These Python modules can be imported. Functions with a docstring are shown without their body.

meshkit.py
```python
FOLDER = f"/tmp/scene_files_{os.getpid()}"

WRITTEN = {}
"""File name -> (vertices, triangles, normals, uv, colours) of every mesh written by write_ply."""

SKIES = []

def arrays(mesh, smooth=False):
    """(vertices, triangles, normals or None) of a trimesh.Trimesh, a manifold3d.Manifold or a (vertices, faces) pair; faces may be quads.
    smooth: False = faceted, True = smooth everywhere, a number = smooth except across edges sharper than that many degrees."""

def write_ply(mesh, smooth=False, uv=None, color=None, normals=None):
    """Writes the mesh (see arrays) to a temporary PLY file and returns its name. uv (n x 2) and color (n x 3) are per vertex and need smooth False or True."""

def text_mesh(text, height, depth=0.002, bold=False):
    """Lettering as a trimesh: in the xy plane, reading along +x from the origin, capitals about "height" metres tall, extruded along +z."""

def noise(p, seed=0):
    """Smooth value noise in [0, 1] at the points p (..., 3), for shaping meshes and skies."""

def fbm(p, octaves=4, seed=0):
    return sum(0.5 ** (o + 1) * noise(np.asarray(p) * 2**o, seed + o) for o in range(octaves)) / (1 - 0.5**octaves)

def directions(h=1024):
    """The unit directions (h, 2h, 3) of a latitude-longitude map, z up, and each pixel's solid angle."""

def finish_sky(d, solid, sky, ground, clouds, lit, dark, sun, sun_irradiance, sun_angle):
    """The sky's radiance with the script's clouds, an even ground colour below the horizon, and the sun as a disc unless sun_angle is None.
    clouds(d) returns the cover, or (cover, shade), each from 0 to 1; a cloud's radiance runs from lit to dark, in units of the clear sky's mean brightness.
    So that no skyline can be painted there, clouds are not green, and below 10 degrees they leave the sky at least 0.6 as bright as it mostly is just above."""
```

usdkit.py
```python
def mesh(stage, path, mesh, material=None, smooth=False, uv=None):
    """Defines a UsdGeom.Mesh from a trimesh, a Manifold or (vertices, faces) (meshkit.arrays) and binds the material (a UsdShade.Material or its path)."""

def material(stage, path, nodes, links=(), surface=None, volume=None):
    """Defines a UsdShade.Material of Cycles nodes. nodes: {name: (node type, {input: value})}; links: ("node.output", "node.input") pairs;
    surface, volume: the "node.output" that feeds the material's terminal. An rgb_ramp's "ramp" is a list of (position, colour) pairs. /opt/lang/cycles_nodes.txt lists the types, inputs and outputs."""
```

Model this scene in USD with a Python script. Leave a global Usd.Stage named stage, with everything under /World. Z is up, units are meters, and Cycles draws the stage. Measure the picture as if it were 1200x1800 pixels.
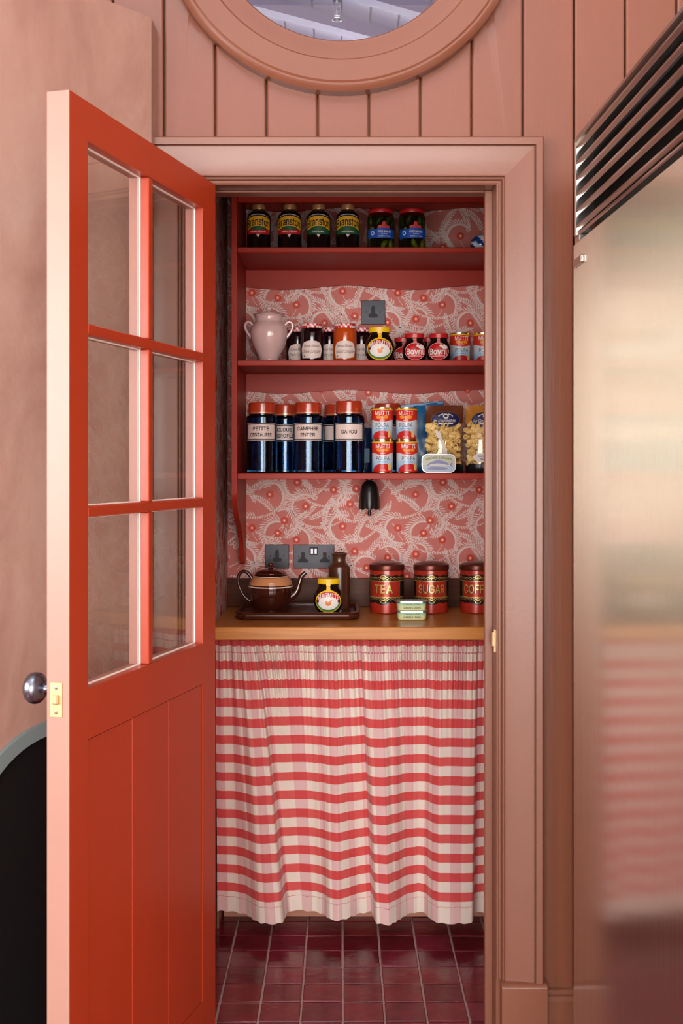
import math, random
import numpy as np
import trimesh
import manifold3d as m3
import shapely.geometry as sg
import shapely.affinity as sa
import usdkit, meshkit
from pxr import Usd, UsdGeom, UsdLux, UsdShade, Gf, Sdf, Vt

random.seed(7)
RNG = np.random.default_rng(7)
PI = math.pi
stage = Usd.Stage.CreateInMemory()
UsdGeom.SetStageUpAxis(stage, UsdGeom.Tokens.z)
UsdGeom.SetStageMetersPerUnit(stage, 1.0)
UsdGeom.Xform.Define(stage, '/World')
UsdGeom.Scope.Define(stage, '/World/Looks')

# ------------------------------------------------------------------ camera
EYE, F = 1.31, 2030.0                       # eye height in metres, focal length in pixels of the 1200 px wide frame
cam = UsdGeom.Camera.Define(stage, '/World/camera')
cam.CreateHorizontalApertureAttr(36.0)
cam.CreateVerticalApertureAttr(54.0)
cam.CreateFocalLengthAttr(36.0 * F / 1200)
cam.CreateVerticalApertureOffsetAttr(-36.0 * 80 / 1200)
cam.CreateClippingRangeAttr((0.05, 200.0))
cam.CreateExposureAttr(0.65)
cam.AddTranslateOp().Set((0, 0, EYE))
cam.AddRotateXOp().Set(90)

# ------------------------------------------------------------------ daylight through the windows of the kitchen
def window_light(name, loc, w, h, rotz, power, color):
    l = UsdLux.RectLight.Define(stage, '/World/' + name)
    l.CreateWidthAttr(w); l.CreateHeightAttr(h)
    l.CreateIntensityAttr(power); l.CreateColorAttr(Gf.Vec3f(*color))
    l.AddTranslateOp().Set(loc); l.AddRotateZOp().Set(rotz); l.AddRotateXOp().Set(90)
window_light('daylight_rear', (-0.35, -2.56, 1.40), 3.3, 2.3, 0, 8.8, (1.0, 0.985, 0.96))
window_light('daylight_left', (-2.62, 0.55, 1.60), 2.2, 1.3, -90, 18.0, (1.0, 0.98, 0.94))
sky = UsdLux.RectLight.Define(stage, '/World/daylight_roof')
sky.CreateWidthAttr(1.8); sky.CreateHeightAttr(1.3); sky.CreateIntensityAttr(2.5); sky.CreateColorAttr(Gf.Vec3f(0.94, 0.97, 1.0))
sky.AddTranslateOp().Set((-0.4, 0.7, 3.35))
window_light('daylight_loft', (0.0, 5.75, 2.50), 1.6, 0.7, 180, 5.5, (0.90, 0.95, 1.0))

# ------------------------------------------------------------------ helpers
def C(r, g, b):
    """sRGB 0-255 to linear"""
    x = np.array([r, g, b]) / 255.0
    return tuple(np.where(x < 0.04045, x / 12.92, ((x + 0.055) / 1.055) ** 2.4))

MATS = {}
def mat(name, col, rough=0.5, metal=0.0, var=0.0, vscale=10.0, stretch=(1, 1, 1), bump=0.0, bscale=60.0, bstretch=None, bdist=0.002, detail=4.0, **kw):
    if name in MATS:
        return MATS[name]
    n = {'p': ('principled_bsdf', dict(base_color=col, roughness=rough, metallic=metal, **kw))}
    k = []
    if var or bump:
        n['tc'] = ('texture_coordinate', {})
    if var:
        n['mp'] = ('mapping', dict(scale=stretch, mapping_type='point'))
        n['nz'] = ('noise_texture', dict(scale=vscale, detail=detail, roughness=0.55))
        lo = tuple(c * (1 - var) for c in col); hi = tuple(min(1, c * (1 + var)) for c in col)
        n['rp'] = ('rgb_ramp', dict(ramp=[(0.0, lo), (0.32, lo), (0.68, hi), (1.0, hi)]))
        k += [('tc.object', 'mp.vector'), ('mp.vector', 'nz.vector'), ('nz.fac', 'rp.fac'), ('rp.color', 'p.base_color')]
    if bump:
        n['bm'] = ('mapping', dict(scale=bstretch or stretch, mapping_type='point'))
        n['bn'] = ('noise_texture', dict(scale=bscale, detail=3.0, roughness=0.5))
        n['bp'] = ('bump', dict(strength=bump, distance=bdist))
        k += [('tc.object', 'bm.vector'), ('bm.vector', 'bn.vector'), ('bn.fac', 'bp.height'), ('bp.normal', 'p.normal')]
    MATS[name] = usdkit.material(stage, '/World/Looks/' + name, n, k, surface='p.BSDF')
    return MATS[name]

def glass_mat(name, tint=(1, 1, 1), gloss=1.0):
    if name in MATS:
        return MATS[name]
    n = {'t': ('transparent_bsdf', dict(color=tint)), 'g': ('glossy_bsdf', dict(color=(gloss,) * 3, roughness=0.0)),
         'f': ('fresnel', dict(IOR=1.5)), 'm': ('mix_closure', {}), 'ge': ('geometry', {}),
         'iv': ('math', dict(math_type='subtract', value1=1.0, value2=0.0)), 'fm': ('math', dict(math_type='multiply', value1=0.0, value2=0.0)), 'f1': ('math', dict(math_type='add', value1=0.0, value2=1.0)), 'f0': ('math', dict(math_type='multiply', value1=0.0, value2=2.0)), 'f2': ('math', dict(math_type='divide', value1=0.0, value2=1.0, use_clamp=True))}
    MATS[name] = usdkit.material(stage, '/World/Looks/' + name, n,      # the far side of a pane lets everything pass
        [('ge.backfacing', 'iv.value2'), ('f.fac', 'fm.value1'), ('iv.value', 'fm.value2'), ('fm.value', 'f1.value1'), ('fm.value', 'f0.value1'), ('f0.value', 'f2.value1'), ('f1.value', 'f2.value2'), ('f2.value', 'm.fac'), ('t.BSDF', 'm.closure1'), ('g.BSDF', 'm.closure2')], surface='m.closure')
    return MATS[name]

USED = {}
def numbered(parent, name):
    k = (parent, name)
    i = USED.get(k, 0); USED[k] = i + 1
    return f'{parent}/{name}' if i == 0 else f'{parent}/{name}_{i:03d}'

def setmeta(p, label=None, cat=None, group=None, kind=None):
    for key, v in (('label', label), ('category', cat), ('group', group), ('kind', kind)):
        if v:
            p.SetCustomDataByKey(key, v)
    return p

def thing(name, label, cat, loc=(0, 0, 0), rotz=0.0, group=None, kind=None, rotx=0.0):
    x = UsdGeom.Xform.Define(stage, numbered('/World', name))
    x.AddTranslateOp().Set(Gf.Vec3d(*map(float, loc)))
    if rotz: x.AddRotateZOp().Set(float(rotz))
    if rotx: x.AddRotateXOp().Set(float(rotx))
    return setmeta(x.GetPrim(), label, cat, group, kind)

def obj(name, mesh, material, parent=None, smooth=30, label=None, cat=None, group=None, kind=None, uv=None):
    base = parent.GetPath().pathString if parent is not None else '/World'
    m = usdkit.mesh(stage, numbered(base, name), mesh, material, smooth=smooth, uv=uv)
    return setmeta(m.GetPrim(), label, cat, group, kind)

def dup(src, loc, label, rotz=0.0, group=None):
    cd = src.GetCustomData()
    base = src.GetName().rstrip('0123456789').rstrip('_')
    x = UsdGeom.Xform.Define(stage, numbered('/World', base))
    p = x.GetPrim()
    p.GetReferences().AddInternalReference(src.GetPath())
    x.ClearXformOpOrder()
    x.GetPrim().GetAttribute('xformOp:translate').Set(Gf.Vec3d(*map(float, loc)))
    ops = [UsdGeom.XformOp(p.GetAttribute('xformOp:translate'))]
    if rotz:
        a = p.GetAttribute('xformOp:rotateZ')
        op = UsdGeom.XformOp(a) if a else x.AddRotateZOp()
        op.Set(float(rotz)); ops.append(op)
    x.SetXformOpOrder(ops)
    p.SetInstanceable(True)
    return setmeta(p, label, cd.get('category'), group or cd.get('group'))

def T(v, f):
    return trimesh.Trimesh(np.asarray(v, float), np.asarray(f, int), process=False)

def cat_(ms):
    return trimesh.util.concatenate([m for m in ms if m is not None])

def box(x0, x1, y0, y1, z0, z1, c=0.0):
    if c <= 0:
        m = trimesh.creation.box([x1 - x0, y1 - y0, z1 - z0]); m.apply_translation([(x0 + x1) / 2, (y0 + y1) / 2, (z0 + z1) / 2]); return m
    p = []
    for X, sx in ((x0, 1), (x1, -1)):
        for Y, sy in ((y0, 1), (y1, -1)):
            for Z, sz in ((z0, 1), (z1, -1)):
                p += [(X, Y + sy * c, Z + sz * c), (X + sx * c, Y, Z + sz * c), (X + sx * c, Y + sy * c, Z)]
    return trimesh.Trimesh(p).convex_hull

def lathe(prof, n=48, close=True):
    v, rings = [], []
    for r, z in prof:
        if r < 1e-6:
            rings.append([len(v)]); v.append((0, 0, z))
        else:
            a = np.arange(n) * 2 * PI / n
            rings.append(list(range(len(v), len(v) + n))); v += [(r * math.cos(t), r * math.sin(t), z) for t in a]
    f = []
    for A, B in zip(rings[:-1], rings[1:]):
        for i in range(n):
            j = (i + 1) % n
            if len(A) == 1 and len(B) == 1: continue
            if len(A) == 1: f.append((A[0], B[j], B[i]))
            elif len(B) == 1: f.append((A[i], A[j], B[0]))
            else: f += [(A[i], A[j], B[j]), (A[i], B[j], B[i])]
    return T(v, f)

def smooth_prof(pts, n=40):
    """Catmull-Rom through (r, z) points"""
    p = np.array(pts, float); q = np.vstack([2 * p[0] - p[1], p, 2 * p[-1] - p[-2]])
    out = []
    per = max(2, n // (len(p) - 1))
    for i in range(len(p) - 1):
        a, b, c, d = q[i:i + 4]
        for t in np.arange(per) / per:
            out.append(0.5 * ((2 * b) + (c - a) * t + (2 * a - 5 * b + 4 * c - d) * t * t + (3 * b - a - 3 * c + d) * t ** 3))
    out.append(p[-1])
    out = np.array(out)
    if p.shape[1] == 2 and p[:, 0].min() >= 0:
        out[:, 0] = np.maximum(out[:, 0], 0)
    return out

def tube(pts, rad, n=10, flat=1.0):
    p = np.array(pts, float); rad = np.broadcast_to(rad, (len(p),))
    t = np.gradient(p, axis=0); t /= np.linalg.norm(t, axis=1, keepdims=True)
    ref = np.array([0, 1.0, 0]) if abs(t[0][1]) < 0.9 else np.array([1.0, 0, 0])
    v = []
    a = np.cross(t[0], ref); a /= np.linalg.norm(a)
    for i in range(len(p)):
        a = a - t[i] * (a @ t[i]); a /= np.linalg.norm(a)
        b = np.cross(t[i], a)
        for k in range(n):
            th = 2 * PI * k / n
            v.append(p[i] + rad[i] * (math.cos(th) * a + flat * math.sin(th) * b))
    f = []
    for i in range(len(p) - 1):
        for k in range(n):
            j = (k + 1) % n
            f += [(i * n + k, i * n + j, (i + 1) * n + j), (i * n + k, (i + 1) * n + j, (i + 1) * n + k)]
    v += [p[0], p[-1]]; c0, c1 = len(v) - 2, len(v) - 1
    for k in range(n):
        j = (k + 1) % n
        f += [(c0, j, k), (c1, (len(p) - 1) * n + k, (len(p) - 1) * n + j)]
    return T(v, f)

def prism_y(poly, y0, y1):
    """polygon in (x, z), from y0 to y1"""
    ms = []
    for g in getattr(poly, 'geoms', [poly]):
        if g.is_empty or g.area < 1e-9: continue
        m = trimesh.creation.extrude_polygon(g, y1 - y0, engine='earcut')
        v = m.vertices
        ms.append(T(np.stack([v[:, 0], y1 - v[:, 2], v[:, 1]], 1), m.faces))
    return cat_(ms)

def prism_x(poly, x0, x1):
    """polygon in (y, z), from x0 to x1"""
    m = trimesh.creation.extrude_polygon(poly, x1 - x0, engine='earcut')
    v = m.vertices
    return T(np.stack([v[:, 2] + x0, v[:, 0], v[:, 1]], 1), m.faces)

def prism_z(poly, z0, z1):
    m = trimesh.creation.extrude_polygon(poly, z1 - z0, engine='earcut'); m.apply_translation([0, 0, z0]); return m

def man(t):
    t = trimesh.Trimesh(t.vertices, t.faces, process=True)
    t.merge_vertices(); 
    if t.volume < 0: t.invert()
    return m3.Manifold(m3.Mesh(np.asarray(t.vertices, np.float32), np.asarray(t.faces, np.uint32)))

def unman(m):
    k = m.to_mesh(); return T(k.vert_properties[:, :3], k.tri_verts)

def cut(a, *bs):
    m = man(a)
    for b in bs:
        m = m - man(b)
    return unman(m)

def rrect(x0, x1, z0, z1, r):
    return sg.box(x0 + r, z0 + r, x1 - r, z1 - r).buffer(r, 6)

def ell(cx, cz, a, b, n=20):
    return sa.translate(sa.scale(sg.Point(0, 0).buffer(1, n), a, b), cx, cz)

# flat print: 2-D meshes (V, F) laid on or wrapped round a surface
def poly2(p, maxedge=None):
    vs, fs, n = [], [], 0
    for g in getattr(p, 'geoms', [p]):
        if g.is_empty or g.area < 1e-10: continue
        v, f = trimesh.creation.triangulate_polygon(g, engine='earcut')
        if maxedge:
            v3, f = trimesh.remesh.subdivide_to_size(np.c_[v, np.zeros(len(v))], f, maxedge, max_iter=12); v = v3[:, :2]
        vs.append(v); fs.append(f + n); n += len(v)
    return np.vstack(vs), np.vstack(fs)

TX = {}
def text2(s, width=None, height=None, bold=True, shear=0.0, at=(0, 0), arc=0.0, maxw=None):
    k = (s, bold)
    if k not in TX:
        m = meshkit.text_mesh(s, 1.0, 0.1, bold)
        keep = (m.vertices[:, 2][m.faces] > 0.05).all(1)
        f = m.faces[keep]; u, inv = np.unique(f, return_inverse=True)
        TX[k] = (m.vertices[u][:, :2], inv.reshape(-1, 3))
    v, f = TX[k]
    v = v.copy()
    a = v[:, 1]
    area = np.cross(v[f[:, 1]] - v[f[:, 0]], v[f[:, 2]] - v[f[:, 0]])
    if area.sum() < 0: f = f[:, ::-1]
    v[:, 0] -= (v[:, 0].min() + v[:, 0].max()) / 2
    w = v[:, 0].max() - v[:, 0].min()
    sx = sy = height if height else width / w
    if width and height: sx = width / w
    if maxw and w * sx > maxw: sx = maxw / w
    v = v * [sx, sy]; v[:, 1] -= sy * 0.5
    v[:, 0] += shear * v[:, 1]
    v[:, 1] -= arc * v[:, 0] ** 2
    return v + np.array(at), f

def join2(parts):
    vs, fs, n = [], [], 0
    for v, f in parts:
        vs.append(v); fs.append(np.asarray(f) + n); n += len(v)
    return np.vstack(vs), np.vstack(fs)

def wrap(vf, R, lift, yscale=1.0):
    """round a body of revolution (R number or function of z), facing -y"""
    v, f = vf
    Rf = R if callable(R) else (lambda z: np.full(np.shape(z), R))
    Rm = float(Rf(np.array([v[:, 1].mean()]))[0])
    a = v[:, 0] / Rm; r = Rf(v[:, 1]) + lift
    return T(np.stack([r * np.sin(a), -yscale * r * np.cos(a), v[:, 1]], 1), f)

def flat_at(vf, y):
    v, f = vf
    return T(np.stack([v[:, 0], np.full(len(v), y), v[:, 1]], 1), f)

def prof_fn(prof):
    p = np.array(prof); o = np.argsort(p[:, 1], kind='stable')
    return lambda z: np.interp(z, p[o, 1], p[o, 0])

def at(px, Y):
    return (px - 600.0) / F * Y

def zat(py, Y):
    return EYE + (820.0 - py) / F * Y

def arc_pts(cx, cz, r, a0, a1, n=24):
    return [(cx + r * math.cos(t), cz + r * math.sin(t)) for t in np.linspace(a0, a1, n)]

# ------------------------------------------------------------------ materials
TERRA = C(190, 122, 104)
m_board = mat('board_paint', C(117, 70, 51), 0.26, var=0.05, vscale=5, stretch=(1, 1, 0.25), bump=0.10, bscale=160, bstretch=(1, 1, 0.06), coat_weight=0.35, coat_roughness=0.12)
m_casing = mat('casing_paint', C(115, 69, 50), 0.32, var=0.03, vscale=4, bump=0.05, bscale=120)
m_red = mat('door_red_paint', C(156, 50, 22), 0.34, var=0.04, vscale=5, stretch=(1, 1, 0.3), bump=0.06, bscale=150, bstretch=(1, 1, 0.1))
m_shelf = mat('shelf_red_paint', C(160, 44, 27), 0.45, specular_ior_level=0.25, var=0.05, vscale=6, bump=0.06, bscale=100)
m_pink = mat('door_edge_pink_paint', C(142, 105, 93), 0.42, var=0.03, vscale=6)
m_dark = mat('dark_void', C(16, 14, 14), 0.8)
m_brass = mat('brass', C(200, 172, 128), 0.35, 0.6)
m_steelpin = mat('bright_steel', C(200, 200, 200), 0.2, 1.0)
m_black = mat('black_print', C(18, 16, 18), 0.5)
m_white = mat('white_print', C(232, 224, 216), 0.45)
m_cream = mat('cream_paper', C(226, 204, 194), 0.5, var=0.03, vscale=60)
m_yellow = mat('yellow_plastic', C(236, 190, 20), 0.35)
m_redprint = mat('red_print', C(196, 30, 34), 0.35)
m_green = mat('green_print', C(28, 88, 52), 0.45)
m_ltblue = mat('light_blue_print', C(140, 180, 214), 0.4)
m_navy = mat('navy_print', C(28, 36, 84), 0.4)
m_darkglass = mat('dark_brown_jar_glass', C(20, 12, 9), 0.06, coat_weight=0.4)
m_pane = glass_mat('window_glass', (0.96, 0.97, 0.96))

# plaster: mottled polished pink plaster
m_plaster = usdkit.material(stage, '/World/Looks/polished_plaster', {
    'g': ('geometry', {}), 'mp': ('mapping', dict(scale=(1, 1, 0.55), mapping_type='point')),
    'n1': ('noise_texture', dict(scale=4.0, detail=5, roughness=0.6, distortion=0.6)),
    'rp': ('rgb_ramp', dict(ramp=[(0.0, C(130, 92, 80)), (0.36, C(140, 102, 90)), (0.5, C(152, 117, 103)), (0.66, C(160, 128, 115)), (1.0, C(170, 140, 129))])),
    'n2': ('noise_texture', dict(scale=14.0, detail=4, roughness=0.5)), 'b': ('bump', dict(strength=0.25, distance=0.01)),
    'p': ('principled_bsdf', dict(roughness=0.42))},
    [('g.position', 'mp.vector'), ('mp.vector', 'n1.vector'), ('n1.fac', 'rp.fac'), ('rp.color', 'p.base_color'),
     ('g.position', 'n2.vector'), ('n2.fac', 'b.height'), ('b.normal', 'p.normal')], surface='p.BSDF')

def wood(name, a, b, rough, scale=(2.2, 40, 40), coat=0.0, spec=0.5):
    return usdkit.material(stage, '/World/Looks/' + name, {
        'g': ('geometry', {}), 'mp': ('mapping', dict(scale=scale, mapping_type='point')),
        'n': ('noise_texture', dict(scale=1.6, detail=6, roughness=0.6, distortion=0.4)),
        'rp': ('rgb_ramp', dict(ramp=[(0.25, a), (0.75, b)])), 'b': ('bump', dict(strength=0.06, distance=0.001)),
        'p': ('principled_bsdf', dict(roughness=rough, coat_weight=coat, specular_ior_level=spec))},
        [('g.position', 'mp.vector'), ('mp.vector', 'n.vector'), ('n.fac', 'rp.fac'), ('rp.color', 'p.base_color'),
         ('n.fac', 'b.height'), ('b.normal', 'p.normal')], surface='p.BSDF')
m_oak = wood('worktop_wood', C(158, 92, 36), C(206, 138, 62), 0.34, spec=0.35)
m_darkwood = wood('dark_wood', C(62, 30, 17), C(96, 50, 28), 0.30, spec=0.10)
m_traywood = wood('tray_wood', C(56, 22, 13), C(98, 42, 24), 0.20, spec=0.5)

# ------------------------------------------------------------------ layout (metres)
YW = 2.505                       # face of the boarded kitchen wall
JX, JZ = 0.335, 1.921            # jamb half-width and head of the doorway
YB, YS, YC, YT = 3.62, 3.30, 3.20, 3.15    # pantry back wall, shelf front, curtain, worktop front
PXL, PXR, PCEIL = -0.357, 0.62, 2.19
Z1, Z2, Z3, ZT = 1.937, 1.614, 1.2905, 0.872   # shelf tops and worktop top
WZC, WRO, WRI = 2.504, 0.391, 0.279            # round window

# ================================================================== THE SETTING
# --- floor of glazed square tiles
tile_mats = [usdkit.material(stage, f'/World/Looks/plum_tile_{i}', {
    'tc': ('geometry', {}), 'n': ('noise_texture', dict(scale=26.0, detail=3, roughness=0.5)), 'n2': ('noise_texture', dict(scale=16.0, detail=5, roughness=0.6)),
    'rp': ('rgb_ramp', dict(ramp=[(0.2, tuple(c * 0.62 for c in col)), (0.5, col), (0.85, tuple(c * 1.45 for c in col))])),
    'b': ('bump', dict(strength=0.35, distance=0.004)), 'p': ('principled_bsdf', dict(roughness=0.16, specular_ior_level=0.4))},
    [('tc.position', 'n.vector'), ('tc.position', 'n2.vector'), ('n2.fac', 'rp.fac'), ('rp.color', 'p.base_color'), ('n.fac', 'b.height'), ('b.normal', 'p.normal')], surface='p.BSDF')
    for i, col in enumerate([C(100, 28, 38), C(88, 22, 30), C(112, 36, 50), C(94, 26, 38), C(106, 30, 36)])]
m_grout = mat('grout', C(168, 140, 134), 0.8, var=0.15, vscale=40)
floor = thing('floor', 'glazed plum red square tile floor with pale grout', 'floor', kind='structure')
obj('grout_bed', box(-2.6, 1.6, -2.6, 6.0, -0.06, -0.003), m_grout, floor)
far = []
for i in range(-26, 16):
    for j in range(-52, 10):
        x0, y0 = 0.003 + 0.1 * i, 3.324 + 0.1 * j
        if x0 < -2.5 or x0 > 1.4 or y0 < -2.5: continue
        near = -0.45 < x0 + 0.05 < 0.62 and 2.44 < y0 + 0.05 < 3.62
        if not near and y0 > 2.40: continue
        h = RNG.normal(0, 0.0005)
        g = 0.0022 + abs(RNG.normal(0, 0.0006))
        m = box(x0 + g, x0 + 0.1 - g, y0 + g, y0 + 0.1 - g, -0.012, 0.0, 0.0016)
        v = m.vertices; top = v[:, 2] > -0.004
        v[top, 2] += h + (v[top, 0] - x0 - 0.05) * RNG.normal(0, 0.008) + (v[top, 1] - y0 - 0.05) * RNG.normal(0, 0.008)
        m.vertices = v
        if near: obj('tile', m, tile_mats[int(RNG.integers(5))], floor)
        else: far.append(m)
obj('kitchen_tiles', cat_(far), tile_mats[0], floor, kind='stuff')

# --- boarded wall with doorway and round window
hole_door = box(-JX - 0.03, JX + 0.03, 2.3, 2.8, -0.1, JZ + 0.03)
def ycyl(r, y0, y1, n=96):
    m = lathe([(0, y0), (r, y0), (r, y1), (0, y1)], n)
    v = m.vertices
    return T(np.stack([v[:, 0], v[:, 2], WZC + v[:, 1]], 1), m.faces[:, ::-1])
wf = thing('wall_front', 'terracotta pink wall of vertical tongue and groove boards round the pantry doorway', 'wall', kind='structure')
obj('backing', cut(box(-2.6, 1.5, YW + 0.018, 2.63, 0, 3.3), hole_door, ycyl(WRI + 0.03, 2.3, 2.8)), m_board, wf)
wc = ycyl(WRI + 0.03, 2.3, 2.8)
sp = 0.1112
for k in range(-5, 15):
    x0 = at(378, YW) + sp * (k - 0); x1 = x0 + sp
    c, w = 0.0050, 0.0013
    q9 = np.linspace(0, PI / 2, 6)      # eased edges either side of each joint
    prof = sg.Polygon([(x0 + w, YW + 0.018)] + [(x0 + w + c * (1 - math.cos(t)), YW + c * (1 - math.sin(t))) for t in q9]
                      + [(x1 - w - c * (1 - math.cos(t)), YW + c * (1 - math.sin(t))) for t in q9[::-1]] + [(x1 - w, YW + 0.018)])
    b = prism_z(prof, 0, 3.3)
    if x1 > -0.42 and x0 < 0.42: b = cut(b, hole_door, wc)
    elif x1 > -0.35: b = cut(b, wc) if x0 < 0.35 else b
    obj('board', b, m_board, wf)

# --- round window
def ring(prof, n=128):
    """closed (r, y) profile revolved about the window's axis"""
    p = prof + [prof[0]]
    m = lathe([(r, y) for r, y in p], n)
    v = m.vertices
    return T(np.stack([v[:, 0], v[:, 2], WZC + v[:, 1]], 1), m.faces)
w1 = thing('window_1', 'round interior window with a wide moulded terracotta frame above the pantry door', 'window', kind='structure')
yf = 2.461
obj('frame', ring([(WRI, 2.55), (WRI, yf + 0.020), (WRI + 0.004, yf + 0.014), (WRI + 0.010, yf + 0.013), (WRI + 0.030, yf + 0.008), (WRI + 0.044, yf + 0.005), (WRI + 0.048, yf + 0.001), (WRI + 0.092, yf + 0.000), (WRI + 0.096, yf + 0.003),
                   (WRI + 0.100, yf + 0.003), (WRI + 0.106, yf + 0.006), (WRO, yf + 0.012), (WRO, YW + 0.002), (WRI + 0.03, YW + 0.002), (WRI + 0.028, 2.55)]), m_casing, w1, smooth=25)
obj('glazing_bead', ring([(WRI, 2.50), (WRI - 0.005, 2.503), (WRI - 0.005, 2.51), (WRI, 2.512)]), m_pink, w1)
pane = ycyl(WRI, 2.515, 2.519)
obj('pane', pane, m_pane, w1)

# --- door casing (trim_1): swept profile with mitred corners
cas = thing('trim_1', 'terracotta moulded architrave framing the pantry doorway', 'door casing', kind='structure')
cp = [(0, 0.0), (0, 0.009), (0.0035, 0.011), (0.0045, 0.0075), (0.0085, 0.0075), (0.0105, 0.013), (0.0125, 0.0105), (0.0155, 0.0105), (0.0165, 0.0165), (0.019, 0.0175), (0.045, 0.0185), (0.066, 0.023), (0.0785, 0.0245), (0.0795, 0.0205), (0.0815, 0.0205), (0.0825, 0.029), (0.0965, 0.030), (0.0985, 0.028), (0.0985, 0.0)]
def casing(p0, p1):
    """p0, p1: functions from the profile's width to (x, z)"""
    n = len(cp); v = []
    for fn in (p0, p1):
        for a, d in cp:
            x, z = fn(a); v.append((x, YW - d, z))
    f = []
    for i in range(n):
        j = (i + 1) % n
        f += [(i, j, n + j), (i, n + j, n + i)]
    poly = [(a, d) for a, d in cp]
    tv, tf = trimesh.creation.triangulate_polygon(sg.Polygon(poly), engine='earcut')
    idx = [int(np.argmin([(a - q[0]) ** 2 + (d - q[1]) ** 2 for a, d in cp])) for q in tv]
    for t in tf:
        f += [tuple(idx[k] for k in t), tuple(n + idx[k] for k in t[::-1])]
    m = trimesh.Trimesh(v, f, process=False); m.fix_normals(); return m
ci, cz = JX + 0.0, JZ - 0.002
obj('leg', casing(lambda a: (ci + a, 0.2), lambda a: (ci + a, cz + a)), m_casing, cas, smooth=15)
obj('leg', casing(lambda a: (-ci - a, 0.2), lambda a: (-ci - a, cz + a)), m_casing, cas, smooth=15)
obj('head', casing(lambda a: (-ci - a, cz + a), lambda a: (ci + a, cz + a)), m_casing, cas, smooth=15)
for s in (1, -1):
    x0, x1 = sorted((s * (ci + 0.008), s * (ci + 0.105)))
    pl = [(2.468, 0.0), (2.468, 0.192)] + [(2.468 + 0.022 * (1 - math.cos(t)) , 0.192 + 0.010 * math.sin(t)) for t in np.linspace(0.3, PI / 2, 6)] + [(YW, 0.202), (YW, 0.0)]
    obj('plinth_block', prism_x(sg.Polygon(pl), x0, x1), m_casing, cas)
    a, b = sorted((s * JX, s * (JX + 0.028)))
    obj('jamb', box(a, b, YW, 2.645, 0, JZ + 0.02), m_casing, cas)
    a, b = sorted((s * (JX - 0.018), s * JX))
    obj('door_stop', box(a, b, 2.556, 2.568, 0, JZ, 0.0012), m_casing, cas)
    obj('door_stop_back', box(a, b, 2.568, 2.576, 0, JZ), m_red, cas, label='red painted inner side of the door stop')
obj('head_jamb', box(-JX - 0.028, JX + 0.028, YW, 2.618, JZ, JZ + 0.025), m_casing, cas)
obj('head_stop', box(-JX + 0.018, JX - 0.018, 2.556, 2.575, JZ - 0.005, JZ, 0.0012), m_casing, cas)
sk = obj('strike_plate', box(JX - 0.003, JX + 0.001, 2.515, 2.535, 0.905, 0.955, 0.0008), m_brass, cas, label='small brass strike plate let into the right jamb')
obj('roller', lathe([(0, 0.918), (0.004, 0.918), (0.004, 0.948), (0, 0.948)], 12).apply_translation([JX - 0.003, 2.524, 0]), m_brass, sk)

# --- skirting to the right of the casing
bb = thing('baseboard_right', 'terracotta skirting board between the door casing and the fridge', 'skirting', kind='structure')
bp = sg.Polygon([(YW, 0), (2.487, 0), (2.487, 0.018), (2.490, 0.021), (2.487, 0.024), (2.487, 0.158), (2.493, 0.166), (2.491, 0.172), (2.497, 0.178), (YW, 0.18)])
obj('skirting', prism_x(bp, ci + 0.106, 0.95), m_casing, bb, smooth=20)

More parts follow.
